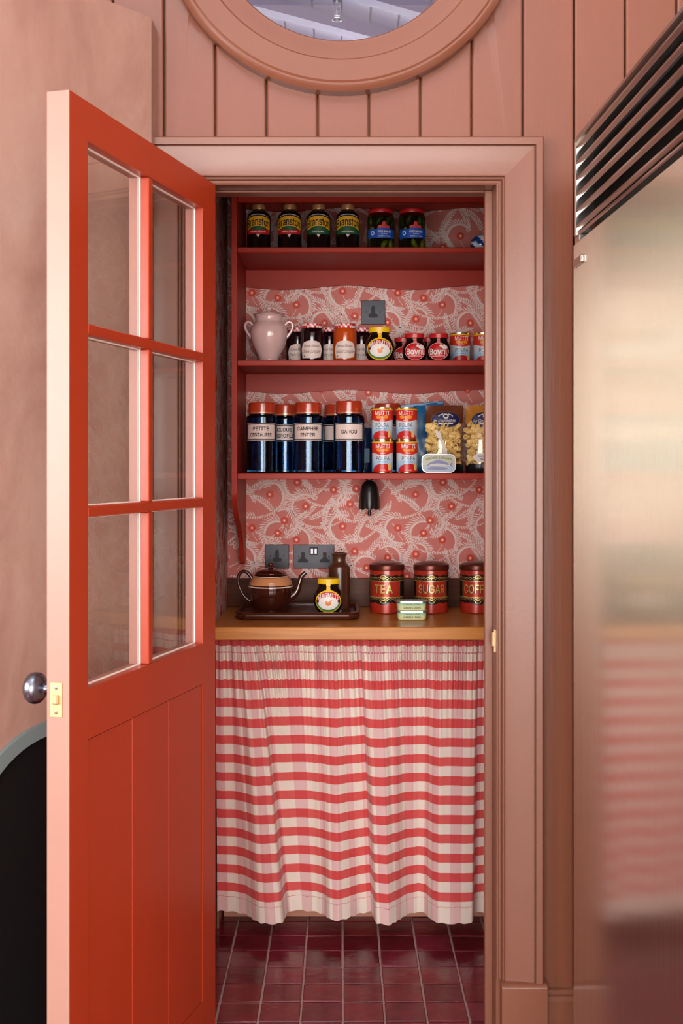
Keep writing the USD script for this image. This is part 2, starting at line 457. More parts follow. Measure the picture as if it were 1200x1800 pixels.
# --- angled plaster wall at the left with an arched recess
d = np.array([-0.83, -1.0]); d /= np.linalg.norm(d); nrm = np.array([d[1], -d[0]]) * -1.0   # along the face, and out of the face
if nrm[1] > 0: nrm = -nrm
c0 = np.array([-0.403, 2.45])
wl = thing('wall_left', 'angled wall of mottled pink polished plaster left of the doorway', 'wall', kind='structure')
Lw = 0.9
def pw(s, z, o=0.0):
    q = c0 + d * s + nrm * o
    return (q[0], q[1], z)
e = c0 + d * Lw
nn = 24
ss = np.linspace(0, 1, nn)
front = [tuple(c0 + d * Lw * t + nrm * (0.0 * t)) for t in ss]
poly = sg.Polygon(front + [(e[0] - 0.4, e[1]), (e[0] - 0.4, YW), (c0[0], YW)])
plast = prism_z(poly, 0, 2.262)
# arch cutter in wall space
ac_s, ac_z, ac_r = 0.245, 0.602, 0.201
def arch(r, z0=-0.01):
    return sg.Polygon([(ac_s + r, z0)] + arc_pts(ac_s, ac_z, r, 0, PI, 32) + [(ac_s - r, z0)])
def to_wall(m, off):
    """mesh in (s, depth, z) with depth growing into the wall"""
    v = m.vertices
    q = c0[None] + d[None] * v[:, :1] - nrm[None] * (v[:, 1:2] + off)
    t = T(np.c_[q, v[:, 2]], m.faces)
    if t.volume < 0: t.invert()
    return t
obj('plaster_face', cut(plast, to_wall(prism_y(arch(ac_r), -0.1, 0.14), 0)), m_plaster, wl, smooth=30)
fire = thing('arched_fireplace', 'black arched fireplace insert with a grey steel rim in the pink plaster wall', 'fireplace', loc=(*pw(ac_s, 0)[:2], 0))
off3 = np.array([*pw(ac_s, 0)[:2], 0])
m_blackiron = mat('black_iron', C(10, 12, 12), 0.6, specular_ior_level=0.2)
m_greyrim = mat('grey_steel_rim', C(116, 134, 134), 0.45, 0.3)
fr = to_wall(prism_y(arch(ac_r + 0.014).difference(arch(ac_r - 0.012)).intersection(sg.box(-1, 0.0, 1, 2)), -0.012, -0.0008), 0.0); fr.apply_translation(-off3)
obj('rim', fr, m_greyrim, fire, label='grey steel rim')
fb = to_wall(prism_y(arch(ac_r - 0.0015, 0.0005), 0.004, 0.03), 0.0); fb.apply_translation(-off3)
obj('panel', fb, m_blackiron, fire)

# --- rest of the kitchen (what the steel and the glass mirror)
m_wallpaint = mat('kitchen_wall_paint', C(214, 190, 174), 0.7)
m_lilac = mat('lilac_ceiling_paint', C(206, 198, 214), 0.5, var=0.04, vscale=3)
def wall_with_hole(name, label, base, hole):
    obj(name, cut(base, hole), m_wallpaint, None, label=label, cat='wall', kind='structure')
wall_with_hole('wall_rear', 'pale pink kitchen wall with a window behind the camera', box(-2.6, 1.5, -2.6, -2.5, 0, 3.3), box(-2.0, 1.3, -2.7, -2.4, 0.25, 2.55))
wall_with_hole('wall_side', 'pale pink kitchen side wall with a wide window', box(-2.65, -2.55, -2.6, 2.63, 0, 3.3), box(-2.8, -2.4, -0.55, 1.65, 0.95, 2.25))
obj('wall_right', box(1.40, 1.5, -2.6, 2.63, 0, 3.3), m_wallpaint, label='pale pink kitchen wall behind the fridge', cat='wall', kind='structure')
obj('ceiling', cut(box(-2.65, 1.5, -2.6, 2.63, 3.3, 3.34), box(-1.3, 0.5, 0.05, 1.35, 3.2, 3.4)), m_lilac, label='pale lilac kitchen ceiling', cat='ceiling', kind='structure')
m_wframe = mat('window_frame_paint', C(190, 150, 138), 0.5)
def casement(n, label, mk, w, h, cols, rows):
    t = thing(f'window_{n}', label, 'window', kind='structure')
    obj('frame', mk(sg.box(-w / 2, -h / 2, w / 2, h / 2).difference(sg.box(-w / 2 + .05, -h / 2 + .05, w / 2 - .05, h / 2 - .05)), 0.05), m_wframe, t)
    for i in range(1, cols):
        x = -w / 2 + w * i / cols; obj('glazing_bar', mk(sg.box(x - .018, -h / 2 + .05, x + .018, h / 2 - .05), 0.03), m_wframe, t)
    for i in range(1, rows):
        z = -h / 2 + h * i / rows; obj('glazing_bar', mk(sg.box(-w / 2 + .05, z - .014, w / 2 - .05, z + .014), 0.028), m_wframe, t)
def mk_rear(p, t):
    m = prism_y(p, 0, t); m.apply_translation([-0.35, -2.53, 1.40]); return m
def mk_side(p, t):
    m = prism_x(p, 0, t); m.apply_translation([-2.60, 0.55, 1.60]); return m
casement(2, 'wide multi-paned kitchen window behind the camera', mk_rear, 3.3, 2.3, 5, 3)
casement(3, 'wide multi-paned kitchen window in the side wall', mk_side, 2.2, 1.3, 4, 2)

# --- pantry shell
m_paperbase = mat('wallpaper_ground', C(204, 112, 100), 0.62, var=0.04, vscale=8)
pb = thing('wall_back', 'pink wallpapered pantry back wall with white ferns and red flowers', 'wall', kind='structure')
obj('paper', box(PXL - 0.05, PXR + 0.05, YB, YB + 0.06, 0, PCEIL), m_paperbase, pb)
pl_ = thing('wall_pantry_left', 'wallpapered left side wall of the pantry', 'wall', kind='structure')
obj('paper', box(PXL - 0.06, PXL, 2.646, YB, 0, PCEIL), m_paperbase, pl_)
pr_ = thing('wall_pantry_right', 'wallpapered right side wall of the pantry', 'wall', kind='structure')
obj('paper', box(PXR, PXR + 0.06, 2.646, YB, 0, PCEIL), m_paperbase, pr_)
obj('ceiling', box(PXL - 0.06, PXR + 0.06, 2.631, YB + 0.06, PCEIL, PCEIL + 0.02), m_shelf, label='red painted ceiling of the pantry', cat='ceiling', kind='structure')
obj('wall_pantry_front', cat_([box(PXL - 0.06, -JX - 0.029, 2.631, 2.645, 0, PCEIL), box(JX + 0.029, PXR + 0.06, 2.631, 2.645, 0, PCEIL), box(-JX - 0.029, JX + 0.029, 2.631, 2.645, JZ + 0.026, PCEIL)]),
    m_shelf, label='red painted pantry side of the door wall', cat='wall', kind='structure')

# wallpaper print: fern fronds curling round red flowers, as flat print on the wall
PXM = YB / F
PU, PV = 256 * PXM, 413 * PXM
flowers = [(474, 869), (522, 848), (537, 890), (586, 861), (626, 859), (615, 886), (499.6, 915), (442.7, 928), (488, 937), (521, 949), (602, 925), (623, 968.6),
           (681, 980), (644, 998), (459, 1013), (474.6, 974), (570, 981), (552.7, 828), (647, 1103), (470, 1062), (540, 1045), (600, 1070), (565, 1098), (500, 742 + 413), (585, 752 + 413), (640, 775 + 413), (455, 766 + 413)]
flowers = [(x, y if y < 1130 else y - 413) for x, y in flowers]
def pattern():
    rng = np.random.default_rng(3)
    occ = np.zeros((413 // 2 + 1, 128), bool)
    def mark(x, y, r):
        for yy in np.arange(y - r, y + r + 1, 2):
            for xx in np.arange(x - r, x + r + 1, 2):
                if (xx - x) ** 2 + (yy - y) ** 2 <= r * r: occ[int((yy % 413) // 2), int((xx % 256) // 2)] = True
    def free(x, y):
        return not occ[int((y % 413) // 2), int((x % 256) // 2)]
    leaves, stems = [], []
    for x, y in flowers: mark(x, y, 9)
    def lens(x, y, ang, L, w):
        c, s = math.cos(ang), math.sin(ang)
        return np.array([(x + c * a - s * b, y + s * a + c * b) for a, b in ((0, 0), (L * .3, -w), (L * .7, -w * .75), (L, 0), (L * .7, w * .75), (L * .3, w))])
    def frond(P, leaf0, both=True, side=1):
        P = np.array(P); t = np.gradient(P, axis=0); L = np.r_[0, np.cumsum(np.linalg.norm(np.diff(P, axis=0), axis=1))]
        n = max(2, int(L[-1] / 4.2)); pend = []
        good = 0
        for i in range(n):
            l = (i + 0.5) * L[-1] / n
            x, y = np.interp(l, L, P[:, 0]), np.interp(l, L, P[:, 1]); dx, dy = np.interp(l, L, t[:, 0]), np.interp(l, L, t[:, 1])
            a = math.atan2(dy, dx); env = math.sin(PI * min(1, 0.15 + 0.85 * l / L[-1])) ** 0.6
            for sd in (1, -1) if both else (side,):
                ln = leaf0 * env * (1.0 if sd == side else 0.8)
                if ln < 2: continue
                aa = a + sd * 0.68
                mx, my = x + math.cos(aa) * ln * .6, y + math.sin(aa) * ln * .6
                if free(mx, my):
                    leaves.append(lens(x + math.cos(aa) * 0.9, y + math.sin(aa) * 0.9, aa, ln, 1.25)); pend.append((mx, my, 1.6)); good += 1
        for q in pend: mark(*q)
        for k in range(0, len(P)): mark(P[k][0], P[k][1], 1.2)
        stems.append((P, 0.8))
        return good
    order = list(range(len(flowers)))
    for i in order:
        fx, fy = flowers[i]
        s = 1 if (i * 7) % 3 else -1
        a0 = rng.uniform(-0.6, 0.6) + (PI / 2)
        P = []
        for th in np.linspace(0, 1.25 * PI, 26):        # curl round the flower, from its foot over the top
            r = 21 + 8 * (1 - th / (1.25 * PI))
            P.append((fx + r * math.cos(a0 + s * th), fy + r * math.sin(a0 + s * th)))
        P = P[::-1]
        # tail sweeping away and down
        dx, dy = P[-1][0] - P[-2][0], P[-1][1] - P[-2][1]; an = math.atan2(dy, dx); q = P[-1]
        T_ = []
        for k in range(22):
            an += 0.045 * (-s); q = (q[0] + 3.4 * math.cos(an), q[1] + 3.4 * math.sin(an)); T_.append(q)
        frond(P, 12.5, True, s)
        ok = [p for p in T_ if True]
        frond(ok[:-2], 5.5, False, s)
        stems.append((np.array([P[-1]] + ok), 1.0))
        stems.append((np.array([(fx, fy + 6), (fx + s * 3, fy + 14), (fx + s * 9, fy + 22)]), 0.8))
        for k in range(len(ok)): mark(ok[k][0], ok[k][1], 1.5)
    # spare fronds in the gaps
    for k in range(400):
        x, y = rng.uniform(0, 256), rng.uniform(0, 413)
        if not all(free(x + a, y + b) for a in (-7, 0, 7) for b in (-7, 0, 7)): continue
        an = rng.choice([-1, 1]) * rng.uniform(0.2, 1.1) - PI / 2; cv = rng.choice([-1, 1]) * rng.uniform(0.02, 0.06)
        P = [(x, y)]
        q, a = (x, y), an
        for _ in range(8): a -= cv; q = (q[0] - 3.2 * math.cos(a), q[1] - 3.2 * math.sin(a)); P.insert(0, q)
        q, a = (x, y), an
        for _ in range(10): a += cv; q = (q[0] + 3.2 * math.cos(a), q[1] + 3.2 * math.sin(a)); P.append(q)
        frond(P, 10.0)
    return leaves, stems
LEAVES, STEMS = pattern()
def strips(P, w):
    t = np.gradient(P, axis=0); nv = np.stack([-t[:, 1], t[:, 0]], 1); nv /= np.linalg.norm(nv, axis=1, keepdims=True) + 1e-9
    ww = w * np.linspace(0.7, 1, len(P))[:, None]
    a, b = P + nv * ww, P - nv * ww
    v = np.stack([a, b], 1).reshape(-1, 2); f = []
    for i in range(len(P) - 1): f += [(2 * i, 2 * i + 1, 2 * i + 3), (2 * i, 2 * i + 3, 2 * i + 2)]
    return v, np.array(f)
def disc(cx, cy, r, n=14, petals=0):
    a = np.arange(n) * 2 * PI / n
    rr = r * (1 + (0.10 * np.cos(a * petals) if petals else 0))
    v = np.vstack([[(cx, cy)], np.stack([cx + rr * np.cos(a), cy + rr * np.sin(a)], 1)])
    return v, np.array([(0, 1 + i, 1 + (i + 1) % n) for i in range(n)])
SHAPES = {'leaf': [(l, np.array([(0, 1, 2), (0, 2, 3), (0, 3, 4), (0, 4, 5)])) for l in LEAVES], 'stem': [strips(P, w) for P, w in STEMS],
          'flower': [disc(x, y, 6.6, 24, 8) for x, y in flowers], 'ring': [disc(x, y, 3.4) for x, y in flowers], 'dot': [disc(x, y, 1.7, 10) for x, y in flowers]}
print_mats = {'leaf': mat('leaf_print', C(228, 204, 196), 0.6), 'stem': mat('stem_print', C(224, 176, 162), 0.6), 'flower': mat('flower_print', C(198, 40, 26), 0.55),
              'ring': mat('flower_ring_print', C(226, 92, 60), 0.55), 'dot': mat('flower_dot_print', C(250, 226, 170), 0.55)}
def print_on(parent, u0, u1, v0, v1, place):
    """u: metres along the wall, v: height; place(u, v, lift) -> 3-D points"""
    lifts = {'stem': 0.0002, 'leaf': 0.0009, 'flower': 0.0016, 'ring': 0.0023, 'dot': 0.0030}
    for kind, shapes in SHAPES.items():
        vs, fs, n = [], [], 0
        for q_, (v, f) in enumerate(shapes):
            u, w = (v[:, 0] - 600) * PXM, EYE - (v[:, 1] - 820) * PXM
            cu, cw = u.mean(), w.mean()
            for i in range(math.floor((u0 - cu) / PU), math.ceil((u1 - cu) / PU) + 1):
                for j in range(math.floor((v0 - cw) / PV), math.ceil((v1 - cw) / PV) + 1):
                    uu, ww = u + i * PU, w + j * PV
                    if uu.min() < u0 or uu.max() > u1 or ww.min() < v0 or ww.max() > v1: continue
                    vs.append(np.stack([uu, ww, np.full_like(uu, lifts[kind] + (q_ % 24) * 2.5e-5)], 1)); fs.append(f + n); n += len(v)
        v = np.vstack(vs)
        obj(kind + '_print', T(place(v[:, 0], v[:, 1], v[:, 2]), np.vstack(fs)), print_mats[kind], parent, smooth=False, kind='stuff')
print_on(pb, PXL, PXR, 0.80, PCEIL, lambda u, v, l: np.stack([u, np.full_like(u, YB) - l, v], 1))
print_on(pl_, 2.66, YB, 0.6, PCEIL, lambda u, v, l: np.stack([np.full_like(u, PXL) + l, u, v], 1))
print_on(pr_, 2.66, YB, 0.6, PCEIL, lambda u, v, l: np.stack([np.full_like(u, PXR) - l, u, v], 1))

# --- loft seen through the round window: lilac boards and rafters
lf = thing('ceiling_loft', 'lilac painted boarded ceiling with diagonal rafters seen through the round window', 'ceiling', kind='structure')
ZL = 2.95
obj('deck', box(-1.4, 1.4, 2.65, 6.0, ZL + 0.02, ZL + 0.06), m_lilac, lf)
for i in range(-13, 13):
    obj('board', box(i * 0.105 + 0.002, i * 0.105 + 0.103, 2.65, 6.0, ZL, ZL + 0.02, 0.003), m_lilac, lf)
m_rafter = mat('rafter_lilac_paint', C(158, 138, 176), 0.55)
for i in range(6):
    dd = np.array([1, 0.70]); dd /= np.linalg.norm(dd); n2 = np.array([-dd[1], dd[0]])
    c = np.array([0.0, 3.55 + 0.34 * i])
    q = [c + dd * s * 1.6 + n2 * o for s, o in ((-1, -.028), (1, -.028), (1, .028), (-1, .028))]
    q = sg.Polygon(q).intersection(sg.box(-1.4, 2.66, 1.4, 6.0))
    obj('rafter', prism_z(q, ZL - 0.05, ZL), m_rafter, lf)
m_loftwall = mat('loft_wall_paint', C(196, 186, 200), 0.7)
obj('wall_loft', cat_([box(-1.45, -1.4, 2.64, 6.05, PCEIL + 0.035, 3.05), box(1.4, 1.45, 2.64, 6.05, PCEIL + 0.035, 3.05), box(-1.45, 1.45, 6.0, 6.05, PCEIL + 0.035, 3.05)]), m_loftwall, label='pale walls of the loft behind the round window', cat='wall', kind='structure')
obj('floor_loft', box(-1.45, 1.45, 2.64, 6.05, PCEIL + 0.022, PCEIL + 0.032), m_loftwall, label='pale floor of the loft behind the round window', cat='floor', kind='structure')
bl = thing('pendant_bulb', 'clear glass bulb hanging in the loft behind the round window', 'light bulb', loc=(at(592, 3.2), 3.2, 2.545))
m_bulb = mat('clear_bulb_glass', (0.95, 0.95, 0.97), 0.02, transmission_weight=1.0)
obj('bulb', lathe(smooth_prof([(0.0, 0.11), (0.012, 0.107), (0.021, 0.09), (0.021, 0.072), (0.012, 0.055), (0.008, 0.04), (0.0085, 0.012), (0.014, 0.002), (0.0, 0.0)], 48)[::-1], 24), m_bulb, bl)
obj('cord', tube([(0, 0, 0.108), (0, 0, 0.2), (0, 0, 0.404)], 0.0022, 8), m_white, bl)
obj('filament', tube([(math.cos(t * 6) * 0.006, math.sin(t * 6) * 0.006, 0.06 + 0.03 * t) for t in np.linspace(0, 1, 20)], 0.0008, 5), m_brass, bl)

# ================================================================== THE DOOR
W, TH = 0.652, 0.040
door = thing('door_1', 'open red half-glazed pantry door with six panes and a boarded lower panel', 'door', loc=(-0.3116, 2.510, 0.006), rotz=-104.9, kind='structure')
zt, zg1, zg0, zp1, zp0 = 1.914, 1.848, 0.932, 0.847, 0.178
xs0, xs1 = 0.071, 0.587
YM = 0.018                                    # outer 18 mm pink, the rest red
def two(name, x0, x1, z0, z1, c=0.0):
    r = obj(name, box(x0, x1, YM, TH, z0, z1, c), m_red, door)
    obj('outer_face', box(x0, x1, 0, YM, z0, z1), m_pink, r, label='pale pink kitchen side')
    return r
two('stile', 0, xs0, 0, zt); two('stile', xs1, W - 0.0015, 0, zt)
two('rail', xs0, xs1, zg1, zt); two('rail', xs0, xs1, zp1, zg0); two('rail', xs0, xs1, 0, zp0)
obj('edge_strip', box(W - 0.0015, W, 0, TH, 0, zt), m_pink, door, label='pale pink painted closing edge')
bz = [zg0, 1.228, 1.534, zg1]; bx = [xs0, 0.335, xs1]
hb = 0.0095
for z in bz[1:3]: two('glazing_bar', xs0, xs1, z - hb, z + hb, 0.002)
for i in range(3):
    lo, hi = bz[i] + (hb if i else 0), bz[i + 1] - (hb if i < 2 else 0)
    two('glazing_bar', bx[1] - hb, bx[1] + hb, lo, hi, 0.002)
    for j in range(2):
        xa, xb = bx[j] + (hb if j else 0), bx[j + 1] - (hb if j < 1 else 0)
        pn = obj('pane', box(xa, xb, 0.017, 0.020, lo, hi), m_pane, door)
        o_, i_ = sg.box(xa, lo, xb, hi), sg.box(xa + 0.0022, lo + 0.0022, xb - 0.0022, hi - 0.0022)
        obj('putty_line', prism_y(o_.difference(i_), 0.0202, 0.0226), m_white, pn, label='white putty line')
for a, b in ((xs0 + 0.002, 0.247), (0.247, 0.412), (0.412, xs1 - 0.002)):
    c = 0.0022
    pf = sg.Polygon([(a + .0004, 0.008), (a + .0004, TH - 0.002 - c), (a + c, TH - 0.002), (b - c, TH - 0.002), (b - .0004, TH - 0.002 - c), (b - .0004, 0.008)])
    obj('panel_board', prism_z(pf, zp0 + 0.002, zp1 - 0.002), m_red, door)
def yl(prof, x, y, z, n=32, sgn=-1):
    m = lathe(prof, n); v = m.vertices
    t = T(np.stack([v[:, 0] + x, sgn * v[:, 2] + y, v[:, 1] + z], 1), m.faces)
    if t.volume < 0: t.invert()
    return t
m_knob = mat('pewter', C(128, 136, 150), 0.26, 1.0)
kn = obj('knob', yl(smooth_prof([(0.0, 0.0), (0.020, 0.0), (0.021, 0.003), (0.009, 0.006), (0.0072, 0.016), (0.0085, 0.030), (0.0180, 0.036), (0.0258, 0.045), (0.0250, 0.058), (0.0145, 0.0665), (0.0, 0.068)], 60), 0.60, 0.0, 0.9315), m_knob, door, label='dark pewter door knob')
lp = obj('latch_plate', box(W, W + 0.0012, 0.006, 0.028, 0.897, 0.953, 0.0004), m_brass, door, label='brass latch plate on the door edge')
obj('latch_bolt', box(W + 0.001, W + 0.007, 0.0115, 0.0225, 0.918, 0.934, 0.0022), m_brass, lp)
for z in (0.905, 0.945):
    s_ = lathe([(0, 0), (0.0036, 0), (0.0030, 0.0012), (0, 0.0016)], 14); v = s_.vertices
    obj('screw', T(np.stack([v[:, 2] + W + 0.0008, v[:, 0] + 0.017, v[:, 1] + z], 1), s_.faces), m_steelpin, lp)
for z in (0.25, 1.0, 1.70):
    obj('hinge', lathe([(0, z), (0.006, z), (0.006, z + 0.09), (0, z + 0.09)], 12).apply_translation([-0.004, -0.006, 0]), m_brass, door)

# ================================================================== THE FRIDGE
fx, fy, fk = 0.470, 2.30, 0.030                       # far edge of its face, and how the face turns with depth
ang = math.degrees(math.atan(fk))
fri = thing('fridge', 'tall brushed stainless steel fridge with a louvred top grille right of the doorway', 'fridge', loc=(fx, fy, 0), rotz=ang)
# local frame: x into the body (right), y away from the camera; the face lies in x = 0 and runs towards -y
m_steel = usdkit.material(stage, '/World/Looks/brushed_steel', {
    'g': ('texture_coordinate', {}), 'mp': ('mapping', dict(scale=(1, 900, 2.0), mapping_type='point')),
    'n': ('noise_texture', dict(scale=1.0, detail=3, roughness=0.6)), 'rp': ('rgb_ramp', dict(ramp=[(0.3, (0.12,) * 3), (0.7, (0.18,) * 3)])),
    'tg': ('tangent', dict(direction_type='radial', axis='z')),
    'gl': ('glossy_bsdf', dict(color=C(236, 222, 196), roughness=0.46, anisotropy=-0.72)), 'mx': ('mix_closure', dict(fac=0.16)),
    'n3': ('noise_texture', dict(scale=2.2, detail=1)), 'b': ('bump', dict(strength=0.05, distance=0.01)),
    'p': ('principled_bsdf', dict(base_color=C(196, 190, 184), metallic=1.0, roughness=0.22, anisotropic=0.35))},
    [('g.object', 'mp.vector'), ('mp.vector', 'n.vector'), ('n.fac', 'rp.fac'), ('rp.color', 'p.roughness'), ('tg.tangent', 'p.tangent'),
     ('g.object', 'n3.vector'), ('n3.fac', 'b.height'), ('b.normal', 'p.normal'), ('tg.tangent', 'gl.tangent'), ('p.BSDF', 'mx.closure1'), ('gl.BSDF', 'mx.closure2')], surface='mx.closure')
m_steel2 = mat('grille_steel', C(186, 180, 174), 0.20, 1.0)
m_case = mat('fridge_case', C(70, 62, 60), 0.5)
DEP = 1.02
obj('case', box(0.035, 0.66, -DEP, 0, 0.0, 1.965), m_case, fri)
obj('door_panel', box(-0.010, 0.033, -DEP + 0.004, -0.004, 0.10, 1.752, 0.004), m_steel, fri)
obj('toe_kick', box(0.03, 0.06, -DEP + 0.01, -0.01, 0.0, 0.095), m_case, fri)
gr0, gr1 = 1.766, 1.962
gf = obj('grille_frame', cat_([box(-0.008, 0.04, -0.012, 0.0, gr0, gr1, 0.002), box(-0.008, 0.04, -DEP, -DEP + 0.012, gr0, gr1, 0.002),
                          box(-0.008, 0.04, -DEP, 0, gr1 - 0.010, gr1, 0.002), box(-0.004, 0.04, -DEP, 0, gr0, gr0 + 0.008, 0.002)]), m_steel2, fri)
obj('grille_back', box(0.030, 0.034, -DEP + 0.012, -0.012, gr0 + 0.008, gr1 - 0.010), m_dark, gf)
for i in range(6):
    zc = gr0 + 0.018 + i * 0.0315
    p = sg.Polygon([(0.0, zc - 0.006), (-0.006, zc - 0.002), (-0.006, zc + 0.002), (0.022, zc + 0.022), (0.024, zc + 0.019)])
    m = trimesh.creation.extrude_polygon(p, DEP - 0.026, engine='earcut'); v = m.vertices
    t = T(np.stack([v[:, 0], v[:, 2] - DEP + 0.013, v[:, 1]], 1), m.faces)
    if t.volume < 0: t.invert()
    obj('louvre', t, m_steel2, fri)
obj('badge', box(-0.016, -0.010, -0.095, -0.028, 1.700, 1.716, 0.002), m_steel2, fri, label='small raised chrome badge')
obj('hinge', box(-0.006, 0.02, -0.040, -0.012, 1.7525, 1.7655, 0.002), m_steelpin, fri)

# ================================================================== PANTRY FURNITURE
# --- shelving unit
su = thing('shelving_unit', 'red painted wall shelves with scalloped rails in the pantry', 'shelves')
SL, SR = -0.2978, 0.585
sd_pts = [(YB - 0.0034, 2.188), (YS - 0.012, 2.188), (YS - 0.012, 1.25)] + [tuple(q) for q in smooth_prof([(YS - 0.012, 1.25), (YS - 0.006, 1.215), (YS + 0.05, 1.165), (YS + 0.13, 1.13), (YS + 0.20, 1.085), (YS + 0.245, 1.02), (YS + 0.270, 1.01), (YB - 0.0034, 1.02)], 42)[1:]]
for x in (SL - 0.0147, SR):
    obj('side_panel', prism_x(sg.Polygon(sd_pts), x, x + 0.0147), m_shelf, su)
for z0, z1 in ((Z1 - 0.0155, Z1), (Z2 - 0.016, Z2), (Z3 - 0.0175, Z3)):
    obj('shelf', box(SL, SR, YS, YB - 0.0034, z0, z1, 0.002), m_shelf, su)
obj('top_board', box(SL, SR, YS + 0.016, YB - 0.0034, 2.172, 2.188, 0.002), m_shelf, su)
obj('front_valance', box(SL, SR, YS, YS + 0.016, 2.066, 2.188, 0.002), m_shelf, su)
def scallop(z1, h, amp, ph):
    xs = np.linspace(SL + 0.001, SR - 0.001, 90)
    p = [(x, z1 - h - amp * math.cos(2 * PI * (x - 0.02) / 0.40 + ph)) for x in xs]
    return prism_y(sg.Polygon([(SL + 0.001, z1)] + p + [(SR - 0.001, z1)]), YB - 0.0155, YB - 0.0034)
for z1, h in ((2.1715, 0.058), (Z1 - 0.0157, 0.052), (Z2 - 0.0162, 0.054)):
    obj('scalloped_rail', scallop(z1, h, 0.0065, PI), m_shelf, su)
# --- worktop and upstand
obj('worktop', box(PXL + 0.0006, PXR - 0.0006, YT, YB - 0.0006, ZT - 0.036, ZT, 0.0025), m_oak, label='solid wood pantry worktop with a pale front edge', cat='worktop')
obj('worktop_upstand', box(PXL + 0.0006, PXR - 0.0006, YB - 0.018, YB - 0.0030, ZT + 0.0006, 0.961, 0.0015), m_darkwood, label='dark stained wooden upstand along the back of the worktop', cat='upstand')
obj('plinth_board', box(PXL + 0.015, PXR - 0.0006, 3.36, 3.378, 0.0006, 0.10), mat('plinth_pink', C(178, 120, 96), 0.5), label='terracotta plinth board low behind the curtain', cat='plinth')
obj('support_panel', cat_([box(PXL + 0.0035, PXL + 0.010, 3.275, YB - 0.01, 0.0006, ZT - 0.037)]), m_casing, label='terracotta side panel under the left end of the worktop', cat='side panel')

# --- gingham curtain
def curtain():
    bx_ = np.array([20, 50, 100, 150, 180, 210, 250, 300, 313, 319, 380, 450, 480, 500, 540, 580, 630, 684, 692, 750, 790, 830, 880, 910, 930, 960, 1020, 1100, 1105, 1112, 1150, 1165, 1190, 1230, 1260, 1300, 1340, 1380, 1420], float)
    by_ = np.array([1155, 1155, 1160, 1170, 1190, 1205, 1212, 1207, 1198, 1156, 1152, 1160, 1170, 1190, 1197, 1185, 1165, 1157, 1208, 1216, 1195, 1170, 1158, 1165, 1195, 1207, 1210, 1206, 1200, 1165, 1160, 1162, 1190, 1205, 1200, 1170, 1160, 1185, 1200], float)
    py = 1120 + by_ / 2.4
    Yb = 1.255 * F / (py - 820)                   # depth of the hem at each place
    topk = np.array([20, 190, 470, 635, 935, 1135, 1420], float); botk = np.array([20, 316, 490, 688, 925, 1108, 1420], float)
    nx, nz = 900, 150
    b = np.linspace(20, 1420, nx)
    # finer columns where the cloth turns sharply
    yy = np.interp(b, bx_, Yb)
    ker = np.exp(-0.5 * (np.arange(-9, 10) / 3.0) ** 2); ker /= ker.sum()
    yy = np.convolve(np.pad(yy, 9, mode='edge'), ker, 'valid')
    xb = at(370 + b / 2.4, 3.21)
    z1, z0 = 0.827, 0.055
    hs = np.linspace(0, 1, nz) ** 1.15
    hs = np.sort(np.r_[hs, [0.012, 0.03]]); nz = len(hs)
    arc = np.r_[0, np.cumsum(np.hypot(np.diff(xb), np.diff(yy) * 1.3))]
    rng = np.random.default_rng(5)
    # gathers at the top: irregular fine pleats
    g = np.zeros(nx); pos = 0.0; cen = []
    hang = np.interp(b, botk, topk); hang = (hang - hang[0]) / 2.4 / F * 3.21       # metres along the rod
    while pos < 1.2:
        cen.append(pos); pos += rng.uniform(0.009, 0.020)
    ph = np.interp(hang, np.array(cen), np.arange(len(cen)) * 2 * PI)
    amp = np.interp(hang, np.linspace(0, hang[-1], 60), rng.uniform(0.4, 1.0, 60))
    ph2 = np.interp(arc, np.linspace(0, arc[-1], 60), np.cumsum(rng.uniform(1.0, 3.0, 60)))
    V, UV = [], []
    for h in hs:
        z = z1 + (z0 - z1) * h
        tb = np.interp(b, botk, topk)                       # where this strand hangs from
        x_px = tb + (b - tb) * min(1.0, h ** 0.8)
        x = at(370 + x_px / 2.4, 3.21)
        Y0 = 3.212
        fold = (yy - Y0) * (0.10 + 0.90 * h ** 1.05)
        ga = 0.0062 * math.exp(-((z1 - 0.034 - z) / 0.05) ** 2 * (1.0 if z > 0.793 else 0.35)) + 0.0030 * math.exp(-((0.793 - z) / 0.20) ** 2) * (z < 0.793)
        pin = 1 - 0.55 * math.exp(-((z - 0.793) / 0.006) ** 2)
        gath = amp * np.sin(ph) * ga * pin + 0.0045 * np.sin(ph2) * (0.3 + 0.7 * h) * (1 - h) * 2
        head = 0.004 * math.exp(-((z - 0.806) / 0.010) ** 2) - 0.006 * max(0, (z - 0.812) / 0.015)
        Y = Y0 + fold + gath - head
        zz = z + 0.0018 * amp * np.sin(ph * 0.5 + 1) * (z > 0.80)
        if z < 0.10: zz = zz + 0.0016 * np.sin(ph2 * 2.1)
        V.append(np.stack([x, Y, np.broadcast_to(zz, x.shape)], 1))
        v = z - 0.016 * max(0.0, min(1.0, (z - 0.783) / 0.03))
        UV.append(np.stack([arc, np.full(nx, v)], 1))
    V, UV = np.vstack(V), np.vstack(UV)
    i, j = np.meshgrid(np.arange(nz - 1), np.arange(nx - 1), indexing='ij')
    a = i * nx + j
    q = np.stack([a, a + nx, a + nx + 1, a + 1], -1).reshape(-1, 4)
    keep = V[q].reshape(len(q), 4, 3)[:, :, 0].max(1) < PXR - 0.01
    q = q[keep]
    f = np.vstack([q[:, [0, 1, 2]], q[:, [0, 2, 3]]])
    return T(V, f), UV
cm, cuv = curtain()
def m_(t, a, b=None): return ('math', dict(math_type=t, value1=a, **({'value2': b} if b is not None else {})))
